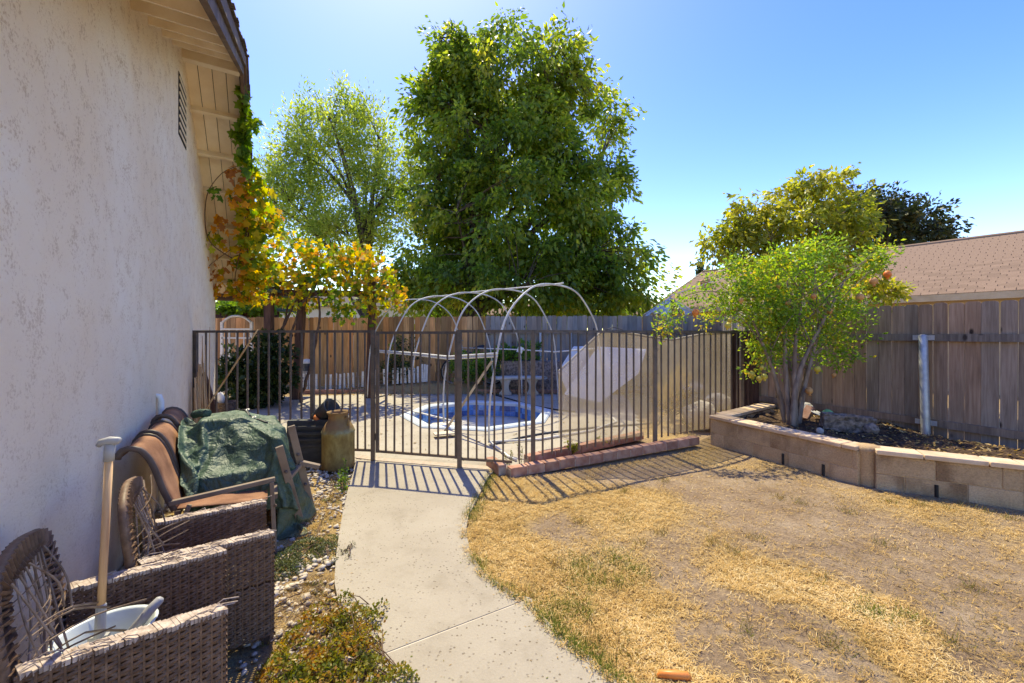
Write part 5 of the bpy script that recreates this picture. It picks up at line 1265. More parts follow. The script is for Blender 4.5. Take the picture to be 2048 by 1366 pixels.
for a, m, e in (((1572,842),(1545,740),(1505,640)),((1580,846),(1570,720),(1575,560)),((1590,848),(1590,700),(1610,560)),((1596,846),(1612,760),(1655,600)),((1586,850),(1600,740),(1690,560)),((1577,846),(1585,760),(1540,600)),((1590,846),(1605,780),(1640,640))):
    p0 = G(a[0],a[1],.33) - ZV*.05; dpt = YP + random.uniform(-.15,.2); ln = smooth_line([p0, D(m[0],m[1],(p0.y+dpt)/2), D(e[0],e[1],dpt)], 14); mb.tube(ln, [.038*(1-.055*i)*random.uniform(.95,1.1) for i in range(14)], 8)
    for k in range(4):
        q = ln[7+k]; e2 = Vector(C_[rng.integers(0,300)]); mb.tube(smooth_line([q, q.lerp(e2,.5)+Vector((0,0,.06)), e2],7), [.012*(1-.11*i) for i in range(7)], 5)
mb.tube(smooth_line([D(1540,600,YP), D(1450,585,YP-.1), D(1390,585,YP-.2), D(1345,610,YP-.25), D(1322,660,YP-.3)],14), [.011*(1-.05*i) for i in range(14)], 5)
mb.tube(smooth_line([D(1640,640,YP), D(1700,580,YP), D(1770,515,YP)],9), [.012*(1-.08*i) for i in range(9)], 5)
mb.build('trunk', M['bark2'], pom, True)
per = 46; idx = np.repeat(np.arange(len(C_)), per); n = len(idx); off = rng.normal(size=(n,3))*.068
P = C_[idx]+off; dirs = unit(off)+rng.normal(size=(n,3))*.5; dirs[:,2] += .1; L = rng.uniform(.6,1.2,n)*.056
t = np.clip(.60+.2*rng.normal(size=len(C_))[idx]+.15*rng.normal(size=n),0,1)
V, Fq = leaf_quads(P, dirs, L, L*.26, rng); tag(link('crown', npmesh('crown', V, Fq, np.repeat(t,4)), M['leaf_pom'], pom), kind='stuff')
fm = MB(); fm.lathe([(0,-.040),(.022,-.034),(.038,-.012),(.040,.008),(.030,.030),(.014,.040),(.011,.046),(.017,.060),(.012,.058),(.006,.044),(0,.043)], (0,0,0), 14)
fms = {}
for k in ('o','y','b'): me = fm.mesh('fruit', True); me.materials.append(M['fruit_'+k]); fms[k] = me
for px, py, k, s in ((1391,625,'o',1.1),(1503,748,'y',1.0),(1519,757,'y',.95),(1529,753,'y',1.0),(1618,781,'b',1.15),(1635,738,'y',1.05),(1775,548,'o',1.15),(1747,562,'b',1.2),(1720,594,'b',1.2),(1557,572,'b',.8),(1627,592,'b',.9),(1576,607,'b',.8),(1660,622,'b',.9),(1482,600,'b',.8),(1456,651,'y',1.0),(1460,640,'y',.8),(1524,735,'y',.7),(1668,750,'b',.7)):
    p = D(px, py, YP - random.uniform(.15,.4)); link('fruit', fms[k], None, pom, p, (R(180)+random.uniform(-.3,.3), random.uniform(-.3,.3), 0), (s,s,s))
    
# ---------------------------------------------------------------- grape vine on fascia and pergola
rng = np.random.default_rng(31)
vine = thing('grape_vine', 'grape vine with yellow and rust autumn leaves climbing the eave and pergola', 'vine', G(545,806))
pts = []; tt = []
def addclump(px, py, rx, ry, Y, n, tm, ts, dy=.25):
    s = F/Y; c = np.array(tuple(D(px,py,Y)))
    d = unit(rng.normal(size=(n,3)))*rng.uniform(.2,1,(n,1))**.5; p = c + d*np.array([rx/s, dy, ry/s]); pts.append(p); tt.append(np.clip(tm+ts*rng.normal(size=n),0,1))
for px, py, rx, ry, n, tm, Y in ((488,180,12,14,10,.25,5.02),(494,205,12,18,14,.25,5.08),(495,245,18,30,32,.22,5.15),(484,285,16,30,34,.16,5.2),(492,325,14,24,26,.18,5.25),(505,235,8,14,8,.3,5.2)):
    addclump(px, py, rx, ry, Y, n, tm, .1, .08)
for px, py, rx, ry, n, tm, Y in ((506,360,22,30,55,.4,5.8),(530,380,18,26,34,.4,6.1),(470,345,22,14,12,.85,5.4),(440,385,20,12,7,.12,5.5),(478,395,22,22,16,.8,5.7),(504,395,20,22,34,.5,5.9)):
    addclump(px, py, rx, ry, Y, n, tm, .15, .15)
for px, py, rx, ry, n, tm, Y in ((502,420,28,30,75,.45,6.2),(530,440,34,40,120,.5,6.6),(452,455,36,26,20,.85,6.1),(502,470,28,34,95,.42,6.5),(470,500,30,24,22,.7,6.6),(425,480,14,20,10,.3,6.2),(436,525,18,20,9,.95,6.5),(462,550,30,24,18,.75,6.9),(418,548,12,14,8,.95,6.6),(508,520,40,36,160,.45,6.9),(445,585,22,18,16,.8,7.2),(495,575,40,26,100,.5,7.4),(530,545,40,30,120,.5,7.4),(510,600,40,16,50,.55,7.6)):
    addclump(px, py, rx, ry, Y, n, tm, .16, .22)
for px, py, rx, ry, n, tm in ((560,480,50,36,190,.5),(600,530,60,40,280,.5),(560,550,55,34,200,.55),(650,510,50,30,200,.48),(690,540,60,46,300,.45),(740,550,55,44,280,.5),(780,580,30,40,140,.52),(720,510,45,24,140,.48),(640,560,50,34,220,.4),(690,600,40,24,140,.36),(600,600,34,24,100,.5),(560,590,30,18,60,.6),(690,632,16,18,34,.3),(745,610,26,22,60,.5),(800,600,14,24,44,.55),(520,570,30,18,60,.6),(740,640,8,14,12,.3)):
    addclump(px, py, rx, ry, 9.3, n, tm, .17, .75)
P = np.concatenate(pts); T = np.concatenate(tt); n = len(P)
sz = rng.uniform(.075,.125,n); dirs = rng.normal(size=(n,3))*.6; dirs[:,2] -= .7; dirs[:,1] -= .2
app = sz/P[:,1]; order = np.argsort(-app); single = order[:300]; rest = order[300:]
V, Fq = leaf_lobed(P[rest], dirs[rest], sz[rest], rng); tag(link('foliage', npmesh('foliage', V, Fq, np.repeat(T[rest], 13)), M['leaf_vine'], vine), kind='stuff')
lm = []
for k in range(12):
    V, Fq = leaf_lobed(np.zeros((1,3)), np.array([[0,1.0,0]]), np.array([1.0]), np.random.default_rng(k)); 
    me = npmesh('leaf', V, Fq, np.full(13, k/11)); me.materials.append(M['leaf_vine']); lm.append(me)
for i in single:
    d = Vector(dirs[i]).normalized(); q = d.to_track_quat('Y','Z'); e = (q @ Matrix.Rotation(rng.uniform(-1.2,1.2),3,'Y').to_quaternion()).to_euler()
    link('leaf', lm[int(round(T[i]*11))], None, vine, P[i], e, (sz[i],)*3)
for a in ((545,806,(560,690),(580,600)),(548,806,(545,700),(610,570)),(600,806,(640,640),(620,560)),(560,806,(590,640),(640,560))):
    mb = MB(); p0 = G(a[0],a[1]); ln = smooth_line([p0, D(a[2][0],a[2][1],9.0), D(a[3][0],a[3][1],9.3)], 20); mb.tube([p + Vector((random.gauss(0,.02),random.gauss(0,.02),0)) for p in ln], [.04*(1-.03*i) for i in range(20)], 6); mb.build('stem', M['vinestem'], vine, True)
for L_ in ([(545,600,9.0),(505,540,7.2),(490,450,6.4),(500,380,5.8),(492,300,5.3),(490,172,5.02)], [(470,520,6.6),(418,480,6.2),(412,400,5.7),(440,350,5.4),(480,330,5.35)], [(500,470,6.5),(460,500,6.5),(420,530,6.5),(408,550,6.6)], [(600,560,9.2),(700,530,9.4),(790,570,9.6)], [(560,560,9.0),(650,500,9.3),(740,500,9.5)], [(505,420,6.2),(470,560,6.9),(500,600,7.5)]):
    mb = MB(); mb.tube(smooth_line([D(*q) for q in L_], 30), [.010*(1-.02*i) for i in range(30)], 5); mb.build('stem', M['vinestem'], vine, True)

# ---------------------------------------------------------------- bushes in the yard
def bush(name, label, base, lobes, nc, per, cr, ll, lw, mat, seed, tint=(.5,.25), lobed=False, nl=10, r0=.03, group=None, cat='bush', droop=.1):
    zt = max(l[2] for l in lobes); return tree(name, label, base, lobes, nc, per, cr, ll, lw, mat, 'vinestem', r0, (base[0], base[1], base[2] + (zt-base[2])*.5), seed, droop, tint, nl, .3, cat, group, 1.0, False, lobed)
def bl(L, Y): return [pxl(l, Y, .8) for l in L]
b = G(515,812); bush('jasmine_bush', 'dark leafy bush just inside the iron fence by the house corner', tuple(b), bl([(505,740,58,50),(560,735,32,45),(470,740,28,40),(520,785,55,28),(545,690,30,20)],8.5), 170, 34, .10, .10, .33, 'leaf_bush', 41, (.45,.28))
b = G(802,768,.1); bush('rose_bush', 'pale flowering rose bush behind the white pickets', tuple(b), bl([(805,715,38,40),(790,740,26,22),(805,680,14,14)],10.9), 70, 26, .09, .06, .3, 'leaf_bush', 42, (.6,.3))
b = G(948,765,.1); bush('clipped_bush', 'clipped green bush in front of the bicycle', tuple(b), bl([(945,728,46,28),(925,740,28,20),(970,738,26,20)],10.35), 110, 40, .07, .05, .35, 'leaf_pom', 43, (.25,.15))
b = D(1040,720,10.7); bush('trough_plant', 'leafy green plant growing in the gray trough planter', (b.x,b.y,.78), bl([(1030,706,40,14),(1060,702,20,14),(1010,710,20,10)],10.7), 46, 26, .08, .11, .22, 'leaf_pom', 44, (.45,.2), droop=-.3)
b = G(1345,846); bush('dry_weed', 'tall pale dry weed behind the shade screen', tuple(b), bl([(1345,790,26,45),(1360,770,16,35),(1330,810,20,30)],6.75), 80, 34, .07, .06, .10, 'grass', 45, (.55,.12), droop=-1)
b = D(1420,800,7.2); bush('dry_weed', 'dry brown weed among the boulders', (b.x,b.y,0), bl([(1425,835,40,18),(1395,850,30,14)],6.6), 40, 26, .06, .06, .10, 'grass', 46, (.45,.1), droop=-.5)
b = D(490,640,13); bush('lime_shrub', 'bright lime green shrub topping the tan fence by the house corner', (b.x,b.y,.0), bl([(492,612,40,15),(460,618,18,12),(520,616,22,12)],13), 60, 34, .12, .11, .35, 'leaf_lime', 47, (.6,.25))
# weeds between the two brick curbs
for k, (px, py, h) in enumerate(((1142,912,.26),(1040,940,.30),(1020,940,.22),(1205,893,.14))):
    rng = np.random.default_rng(70+k); b = G(px,py); root = thing('weed', ('leafy weed growing between the brick curbs','thin tall weed at the curb corner','second thin weed left of the curb corner','short weed behind the middle of the curb')[k], 'weed', b, 'weeds along the curb')
    mb = MB(); C_ = []
    for j in range(5):
        e = b + Vector((rng.normal()*.05, rng.normal()*.05, h*rng.uniform(.6,1))); mb.tube([b, b.lerp(e,.5)+Vector((rng.normal()*.012,0,.01)), e], [.003,.0025,.0015], 4); C_ += [b.lerp(e,q) for q in (.45,.6,.75,.9,1)]
    mb.build('stem', M['vinestem'], root); C_ = np.repeat(np.array([tuple(p) for p in C_]), 4, 0); n = len(C_); L = rng.uniform(.02,.05,n)*(1.2 if k in (0,3) else .5)
    V, Fq = leaf_quads(C_, rng.normal(size=(n,3)), L, L*.25, rng); tag(link('leaves', npmesh('leaves', V, Fq, np.repeat(rng.uniform(.2,.7,n),4)), M['leaf_cover'], root), kind='stuff')

# ---------------------------------------------------------------- groundcover along the path
def cover(label, blobs, n, ll, mat, seed, hmax, tint=(.5,.25), lw=.35, name='groundcover_plant', stems=20):
    rng = np.random.default_rng(seed); B = [(G(px,py), r) for px,py,r in blobs]; root = thing(name, label, 'plant', B[0][0])
    w = np.array([r*r for _, r in B]); i = rng.choice(len(B), n, p=w/w.sum()); c = np.array([tuple(b[0]) for b in B])[i]; r = np.array([b[1] for b in B])[i]
    a = rng.uniform(0,2*np.pi,n); q = rng.uniform(0,1,n)**.5; x = c[:,0]+np.cos(a)*q*r; y = c[:,1]+np.sin(a)*q*r
    lump = fbm(x*9,y*9,seed); z = .012 + hmax*(1-q**2)*(.35+1.1*lump)*(rng.uniform(.45,1,n)); keep = rng.uniform(0,1,n) < np.clip((lump-.22)*4,.12,1); x,y,z = x[keep],y[keep],z[keep]; n = len(x)
    L = rng.uniform(.6,1.25,n)*ll; d = rng.normal(size=(n,3)); d[:,2] = np.abs(d[:,2])*.6
    t = np.clip(tint[0] + 1.6*(fbm(x*14,y*14,seed+3)-.5) + tint[1]*rng.normal(size=n)*.6,0,1)
    V, Fq = leaf_quads(np.stack([x,y,z],1), d, L, L*lw, rng); tag(link('leaves', npmesh('leaves', V, Fq, np.repeat(t,4)), M[mat], root), kind='stuff')
    mb = MB()
    for k in range(stems):
        j = rng.integers(0,n); p = Vector((x[j],y[j],z[j])); b0 = Vector(B[rng.integers(0,len(B))][0]); s0 = b0.lerp(p,.3); s0.z = .01; mb.tube([s0, s0.lerp(p,.6)+ZV*.02, p], [.003,.0025,.0015], 4)
    mb.build('stems', M['vinestem'], root); return root
cover('bushy yellow-green groundcover spilling onto the path at the bottom', [(640,1290,.20),(600,1340,.17),(690,1330,.17),(730,1290,.10),(700,1250,.12),(650,1235,.12),(745,1250,.07),(765,1225,.045),(730,1366,.12),(620,1400,.2),(690,1210,.05),(800,1380,.08)], 8600, .017, 'leaf_cover', 51, .085, (.60,.3), stems=70)
cover('dark low herb patch in the shade of the second wicker chair', [(590,1120,.17),(615,1100,.13),(570,1145,.12)], 3800, .014, 'leaf_thyme', 52, .07, (.35,.2), stems=24)
cover('gray-green herb patch sunlit beside the path edge', [(645,1105,.11),(655,1085,.08),(660,1125,.06)], 1900, .012, 'leaf_thyme', 53, .05, (.6,.2), stems=14)
cover('feathery weed sprig lying over the left path edge', [(684,1112,.045),(705,1100,.035),(697,1122,.03)], 160, .016, 'leaf_thyme', 54, .05, (.4,.2), .12, 'weed_sprig', 16)
cover('small upright green weed at the path edge below the milk can', [(687,968,.05),(690,955,.03),(683,985,.05)], 320, .026, 'leaf_lime', 55, .20, (.45,.2), .2, 'weed', 14)
cover('dry weed tuft at the corner of the tarp', [(670,1000,.06),(665,975,.05)], 260, .022, 'grass', 56, .09, (.5,.1), .12, 'weed', 10)
cover('dry weeds and straw over the gravel beside the tarp', [(640,1040,.16),(655,1010,.10),(620,1075,.14),(668,960,.06)], 2600, .020, 'grass', 57, .035, (.58,.12), .08, 'dry_weed', 10)
cover('dry straw weeds over the gravel at the groundcover edge', [(600,1200,.15),(640,1170,.10),(570,1260,.14),(655,1200,.07)], 2600, .018, 'grass', 58, .03, (.60,.12), .08, 'dry_weed', 10)
# ================================================================ neighbouring buildings
dN = Vector((-.603,.798,0)); pN = Vector((.798,.603,0)); E0 = Vector((11.8,9.5,0)); EZ = 2.52; RZ = 4.53; RUN = 4.5
nh = thing('neighbor_house', 'neighbour house with brown shingle gable roof beyond the right fence', 'house', E0 + dN*4)
slope = (pN*RUN + ZV*(RZ-EZ)); SLn = slope.length; sd = slope/SLn; nrmR = sd.cross(dN).normalized(); nrmR = nrmR if nrmR.z > 0 else -nrmR
K0, K1 = -2.6, 10.0
mb = MB(); a = E0 + ZV*EZ; mb.slab([a + dN*K0, a + dN*K1, a + dN*K1 + slope, a + dN*K0 + slope], -.06, nrmR)
a2 = a + slope; back = pN*RUN - ZV*(RZ-EZ); nb = Vector((pN.x*(RZ-EZ), pN.y*(RZ-EZ), RUN)).normalized()
mb.slab([a2 + dN*K0, a2 + dN*K1, a2 + dN*K1 + back, a2 + dN*K0 + back], -.06, nb); mb.build('roof_deck', M['shingle'], nh)
tabw, expo = .32, .142; tm_ = MB()
rx = Matrix((tuple(-dN), tuple(sd), tuple(nrmR))).transposed()
tm_.box((0,0,0), (tabw-.012, expo*1.12, .010)); tab = tm_.mesh('shingle'); tab.materials.append(M['shingle'])
tabs = []
for i in range(int(SLn/expo)):
    for j in range(int((K1-K0)/tabw)+1):
        k = K0 + (j + (.5 if i % 2 else 0) + .08*math.sin(i*2.1))*tabw
        if k > K1-.1: continue
        p = a + dN*k + sd*((i+.5)*expo) + nrmR*(.010+.004*((i*7+j*3)%3)); tabs.append((p, (p-Vector((0,0,1.5))).length, abs(CX+F*p.x/p.y-1700) < 348))
q = (rx @ Matrix.Rotation(R(3.5),3,'X')).to_euler()
tabs.sort(key=lambda t: (not t[2], t[1])); rest = MB(); rm = rx @ Matrix.Rotation(R(3.5),3,'X')
for p, _, _ in tabs[:300]: link('shingle', tab, None, nh, p, q)
for p, _, _ in tabs[300:]: rest.box(p, (tabw-.012, expo*1.12, .010), rm)
rest.build('shingles', M['shingle'], nh, kind='stuff')
mb = MB(); mb.tube([a2 + dN*K0 + ZV*.03, a2 + dN*K1 + ZV*.03], .07, 6, flat=.6); mb.build('ridge_cap', M['shingle'], nh)
mb = MB(); w0 = E0 + pN*.5; mb.slab([w0 + dN*(K0+.3), w0 + dN*(K1-.4), w0 + dN*(K1-.4) + ZV*(EZ+.12), w0 + dN*(K0+.3) + ZV*(EZ+.12)], .15, pN)
g0 = E0 + dN*(K1-.4) + pN*.5; mb.add([g0, g0 + pN*8, g0 + pN*8 + ZV*EZ, g0 + pN*4 + ZV*(RZ-.1), g0 + ZV*EZ], [(0,1,2,3,4)]); mb.build('wall', M['nwall'], nh)
mb = MB(); mb.bar(a + dN*K0 - ZV*.09 + pN*.01, a + dN*K1 - ZV*.09 + pN*.01, .03, .17); mb.build('eave_fascia', M['nwall'], nh)
mb = MB(); mb.bar(a + dN*K1 + dN*.02 - ZV*.05, a2 + dN*K1 + dN*.02 - ZV*.05, .03, .15); mb.build('rake_fascia', M['nwall'], nh)
p = a + dN*3.45 + sd*1.55; mb = MB(); mb.lathe([(.14,0),(.07,.03),(.05,.05),(.05,.26)], p, 12, cap1=True); mb.build('vent_pipe', M['shingle'], nh, True)
p = a + dN*8.6 + sd*2.2; mb = MB(); mb.box(p + ZV*.12, (.26,.26,.26)); mb.tube([p + ZV*.28 + dN*.2, p + ZV*.28 - dN*.2], .13, 10); mb.build('roof_vent', M['terracotta'], nh)
# small tan house further off, and pale buildings glimpsed under the trees
sh = thing('far_house', 'tan house corner with low roof far behind the gray fence', 'house', D(1290,668,24))
c = D(1288,668,24); mb = MB(); mb.box((c.x, c.y, 1.2), (2.6,3,2.4)); mb.build('wall', M['nwall'], sh)
mb = MB(); mb.add([(c.x-1.6,c.y-1.8,2.4),(c.x+1.6,c.y-1.8,2.4),(c.x+1.6,c.y+1.8,2.4),(c.x-1.6,c.y+1.8,2.4),(c.x-.3,c.y,3.4),(c.x+.3,c.y,3.4)], [(0,1,5,4),(1,2,5),(2,3,4,5),(3,0,4),(3,2,1,0)]); mb.build('roof', M['shingle'], sh)
wh = thing('far_house', 'pale house wall glimpsed between the vine and the big tree', 'house', D(720,668,26))
c = D(715,668,26); mb = MB(); mb.box((c.x, c.y, 1.6), (9.5,4,3.0)); mb.build('wall', M['whitewall'], wh)
mb = MB(); mb.add([(c.x-5.2,c.y-2.4,3.1),(c.x+5.2,c.y-2.4,3.1),(c.x+5.2,c.y+2.4,3.1),(c.x-5.2,c.y+2.4,3.1),(c.x-4,c.y,4.0),(c.x+4,c.y,4.0)], [(0,1,5,4),(1,2,5),(2,3,4,5),(3,0,4),(3,2,1,0)]); mb.build('roof', M['ownroof'], wh)
for dx_ in (-2.6, .4, 2.8):
    mb = MB(); mb.box((c.x+dx_, c.y-2.01, 1.9), (1.0,.06,1.1)); wi = mb.build('window', M['white'], wh); mb = MB(); mb.box((c.x+dx_, c.y-2.05, 1.9), (.84,.03,.94)); mb.build('pane', M['bucketgray'], wi)
kh = thing('far_house', 'tan house wall low behind the rear fence under the shade tree', 'house', D(980,668,28))
c = D(1000,668,28); mb = MB(); mb.box((c.x, c.y, 1.4), (11,4,2.6)); mb.build('wall', M['nwall'], kh)
mb = MB(); mb.add([(c.x-6,c.y-2.4,2.7),(c.x+6,c.y-2.4,2.7),(c.x+6,c.y+2.4,2.7),(c.x-6,c.y+2.4,2.7),(c.x-5,c.y,3.6),(c.x+5,c.y,3.6)], [(0,1,5,4),(1,2,5),(2,3,4,5),(3,0,4),(3,2,1,0)]); mb.build('roof', M['shingle'], kh)
# dark shed beyond the tan fence
sd_ = thing('garden_shed', 'dark brown shed roof beyond the tan fence behind the house corner', 'shed', D(470,668,14))
c = D(455,668,14); mb = MB(); mb.box((c.x, c.y, 1.15), (2.6,1.6,2.3)); mb.build('wall', M['redtimber'], sd_); mb = MB(); mb.box((c.x+.1, c.y, 2.42), (3.3,2.2,.10), Matrix.Rotation(R(3),3,'Y')); mb.build('roof', M['awning'], sd_)

# torn umbrella leaning beyond the gray fence
um = thing('torn_umbrella', 'torn pale patio umbrella showing over the gray rear fence', 'umbrella', D(1340,668,12.4))
ap = D(1340,594,12.4); n = 10
mb = MB(); mb.tube([Vector((ap.x,ap.y,0)), ap + ZV*.05], .02, 8); mb.build('pole', M['palewood'], um, True)
for k in range(n):
    q0, q1 = 2*math.pi*k/n, 2*math.pi*(k+1)/n; V = [tuple(ap)]
    m = 7; rr = random.Random(k)
    for j in range(m): q = q0+(q1-q0)*j/(m-1); r_ = .78*rr.uniform(.78,1.05); V.append((ap.x + r_*math.cos(q)*1.0, ap.y + r_*math.sin(q), ap.z - .52*rr.uniform(.85,1.1) - .05*math.sin(math.pi*j/(m-1))))
    if k in (7,): continue
    mb = MB(); mb.add(V, [(0,j,j+1) for j in range(1,m)]); o = mb.build('canopy_panel', M['torn'], um); mo = o.modifiers.new('s','SOLIDIFY'); mo.thickness = .004
    mb = MB(); mb.tube([ap - ZV*.01, Vector((ap.x+.8*math.cos(q0), ap.y+.8*math.sin(q0), ap.z-.53))], .009, 5); mb.build('rib', M['pvcw'], um)
mb = MB(); mb.bar(D(1342,598,11.9), D(1398,632,11.6), .07, .05); mb.build('spar', M['palewood'], um)
mb = MB(); mb.tube(smooth_line([ap + ZV*.03, D(1395,573,13.5), D(1460,552,15.2)],12), .012, 5); mb.build('cable', M['pvcw'], um)
# ================================================================ gravel strip beside the house
rng = np.random.default_rng(81)
n = 13000; t = rng.uniform(.6,5.9,n); a = rng.uniform(.02,2.0,n); x = W0.x+U.x*t+N.x*a; y = W0.y+U.y*t+N.y*a
dp = dist_line(x, y, PLs); left = in_poly(x, y, [(p.x,p.y) for p in PLs] + [(-3.9,-.5),(-3.9,5.0)]) & ~in_poly(x, y, path_poly)
den = np.clip(.35+1.6*(fbm(x*3,y*3,83)-.35),.08,1); keep = left & (rng.uniform(0,1,n) < den) & (y > .9); x, y = x[keep], y[keep]; n = len(x)
import bmesh
bm = bmesh.new(); bmesh.ops.create_icosphere(bm, subdivisions=1, radius=1.0); iv = np.array([v.co[:] for v in bm.verts]); fi = np.array([[v.index for v in f.verts] for f in bm.faces]); bm.free()
r = rng.uniform(.008,.019,n)*np.where(rng.uniform(0,1,n) < .15, 1.5, 1); sc = np.stack([r*rng.uniform(.8,1.5,n), r*rng.uniform(.7,1.1,n), r*rng.uniform(.45,.8,n)],1)
ang = rng.uniform(0,2*np.pi,n); V = iv[None]*sc[:,None,:]*(1+.22*rng.normal(size=(n,12,1))); ca, sa = np.cos(ang)[:,None], np.sin(ang)[:,None]
V = np.stack([V[:,:,0]*ca-V[:,:,1]*sa + x[:,None], V[:,:,0]*sa+V[:,:,1]*ca + y[:,None], V[:,:,2] + (.006+r*.4)[:,None]], 2)
tag(link('gravel', npmesh('gravel', V.reshape(-1,3), (np.arange(n)*12)[:,None,None].repeat(20,1)+fi[None] if False else ((np.arange(n)*12)[:,None,None]+fi[None]).reshape(-1,3)), M['gravel']), 'white gravel strip between the house wall and the path', 'gravel', kind='stuff')

# ================================================================ dry grass on the lawn
rng = np.random.default_rng(91)
LAWN = [(p.x,p.y) for p in PRs] + [(1.9,1.1),(7.5,1.2),(6.6,2.4),(5.6,2.7),(4.3,3.45),(3.45,3.95),(2.68,5.6),(2.4,5.5),(.0,4.25)]
N0 = 1000000; yy = 1/rng.uniform(1/5.9, 1/1.35, N0); xx = rng.uniform(-.9,5.9,N0)
k = (np.abs(xx) < yy*1.33+.3); xx, yy = xx[k], yy[k]; onp = in_poly(xx, yy, path_poly); k = in_poly(xx, yy, LAWN) | (onp & (dist_line(xx, yy, PRs) < .035*rng.uniform(0,1,len(xx))**2*2)); xx, yy = xx[k], yy[k]
s = straw_f(xx, yy); g = green_f(xx, yy); cl = fbm(xx*22, yy*22, 93); u = rng.uniform(0,1,len(xx))
near_curb = np.exp(-(dist_line(xx,yy,[c0,c1])/.22)**2)
dens = np.clip((s-.22)*1.7,0,1)*np.clip((cl-.28)*3.2,.12,1) + .20*np.clip((cl-.38)*4,0,1) + g*.75 + .25*near_curb
k = u < dens*.66; xx, yy, s, g = xx[k], yy[k], s[k], g[k]; n = len(xx)
isg = rng.uniform(0,1,n) < g*.85
zz = np.where(in_poly(xx, yy, path_poly), .023, ground_z(xx, yy)); L = np.where(isg, rng.uniform(.02,.05,n), rng.uniform(.014,.042,n)); L *= np.where(rng.uniform(0,1,n) < .04, 1.7, 1)
el = np.where(isg, rng.uniform(.3,1.3,n), np.abs(rng.normal(0,.22,n))+.02); az = rng.uniform(0,2*np.pi,n)
d = np.stack([np.cos(az)*np.cos(el), np.sin(az)*np.cos(el), np.sin(el)],1); q = np.stack([-np.sin(az), np.cos(az), np.zeros(n)],1)
w = rng.uniform(.0007,.0015,n)*(1+.12*yy); b = np.stack([xx,yy,zz],1); tip = b + d*L[:,None]; tip[:,2] -= .1*L*(~isg)
lift = np.stack([np.zeros(n),np.zeros(n), rng.uniform(0,.012,n)*(~isg)],1); mid = b + d*L[:,None]*.55 + np.array([0,0,1])*(L*.10)[:,None]
V = np.stack([b-q*w[:,None]+lift, b+q*w[:,None]+lift, mid+q*w[:,None]*.8+lift, tip+lift, mid-q*w[:,None]*.8+lift],1).reshape(-1,3)
i5 = np.arange(n)*5; Fq = np.concatenate([np.stack([i5,i5+1,i5+2],1), np.stack([i5,i5+2,i5+4],1), np.stack([i5+4,i5+2,i5+3],1)])
tint = np.where(isg, rng.uniform(.0,.28,n), np.clip(rng.normal(.66,.14,n) + .10*(s-.5) + .5*(fbm(xx*2.5,yy*2.5,95)-.5), .36, 1))
tag(link('dry_grass', npmesh('dry_grass', V, Fq, np.repeat(tint,5)), M['grass']), 'patchy dry straw grass with green tufts over the lawn', 'grass', kind='stuff')
# darker tufts, upright
tx_, ty_, tn_ = [], [], []
for px, py in ((1160,1050),(1250,1040),(1110,1130),(1280,1090),(1430,1090),(1510,1080),(1470,1110),(1640,1165),(1660,1300),(1900,1025),(1840,1015),(1930,1015),(1980,1030),(2020,1040),(1500,1270),(1320,1070),(1700,1030),(1780,1010),(1060,1190),(1130,1165),(1250,1320),(1240,1290),(1190,1290),(1560,1000),(1600,1010),(1330,965),(1250,985),(1770,1090),(1900,1290),(1950,1180)):
    p = G(px, py); m_ = 70; tx_ += list(rng.normal(p.x,.035,m_)); ty_ += list(rng.normal(p.y,.035,m_))
tx_ = np.array(tx_); ty_ = np.array(ty_); n = len(tx_); L = rng.uniform(.02,.07,n); el = rng.uniform(.4,1.4,n); az = rng.uniform(0,2*np.pi,n); d = np.stack([np.cos(az)*np.cos(el), np.sin(az)*np.cos(el), np.sin(el)],1)
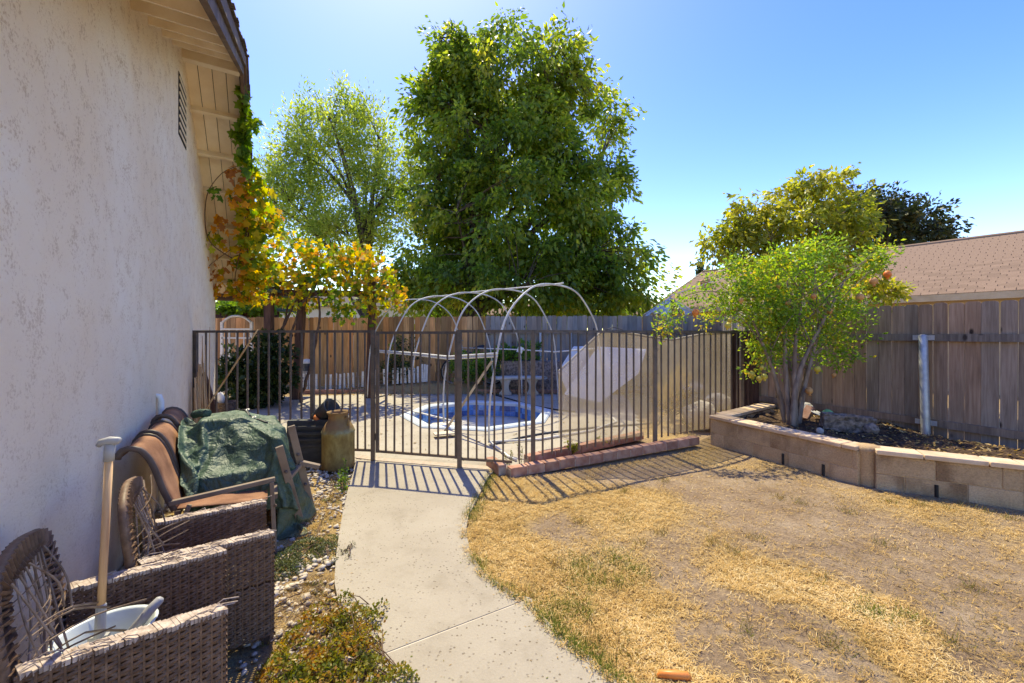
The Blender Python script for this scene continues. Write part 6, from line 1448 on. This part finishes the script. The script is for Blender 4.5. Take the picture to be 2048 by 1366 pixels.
V, Fq = leaf_quads(np.stack([tx_,ty_,ground_z(tx_,ty_)],1), d, L, np.full(n,.0016), rng); tag(link('grass_tufts', npmesh('grass_tufts', V, Fq, np.repeat(rng.choice([.22,.3,.36,.42,.5,.7],n),4)), M['grass']), 'small upright weedy tufts scattered over the lawn', 'grass', kind='stuff')
# dead leaves scattered on lawn, path edge and deck
n = 420; x = rng.uniform(-.6,5.2,n); y = 1/rng.uniform(1/5.6,1/1.6,n); k = in_poly(x,y,LAWN); x,y = x[k],y[k]; V, Fq, T = chips(x, y, ground_z(x,y)+.01, .006, .020, rng.choice([.40,.45,.55,.7],len(x)))
n2 = 260; x2 = rng.uniform(-3.6,2.2,n2); y2 = rng.uniform(5.0,10.2,n2); k = in_poly(x2,y2,dl) & ~in_poly(x2,y2,octa(SPA_R)); x2,y2 = x2[k],y2[k]; V2, F2, T2 = chips(x2,y2,np.full(len(x2),.024),.012,.035,rng.choice([.40,.45,.55],len(x2)),.3)
tag(link('dead_leaves', npmesh('dead_leaves', np.concatenate([V,V2]), np.concatenate([Fq,F2+len(V)]), np.concatenate([T,T2])), M['grass']), 'scattered dead leaves on the lawn and pool deck', 'leaf litter', kind='stuff')
n4 = 700; j = rng.integers(0, 88, n4); e = np.array([(PLs[i].x, PLs[i].y) if rng.random() < .45 else (PRs[i].x, PRs[i].y) for i in j]); e = e + rng.normal(size=(n4,2))*.09; k = in_poly(e[:,0], e[:,1], path_poly) & (e[:,1] > 1.5); e = e[k]
V4, F4, T4 = chips(e[:,0], e[:,1], np.full(len(e), .0245), .002, .009, rng.choice([.36,.42,.5,.6,.2], len(e)), .25, .35)
tag(link('path_litter', npmesh('path_litter', V4, F4, T4), M['grass']), 'tiny bits of straw and leaf along the path edges', 'leaf litter', kind='stuff')
n3 = 900; x3 = rng.uniform(-4.5,3.2,n3); y3 = rng.uniform(9.9,11.0,n3); V3, F3, T3 = chips(x3,y3,np.where(y3>10.3,ground_z(x3,y3)+.012,.03),.015,.05,rng.choice([.38,.42,.5,.6],n3),.5)
tag(link('leaf_mulch', npmesh('leaf_mulch', V3, F3, T3), M['grass']), 'leaf mulch over the bed along the rear fence', 'leaf litter', kind='stuff')
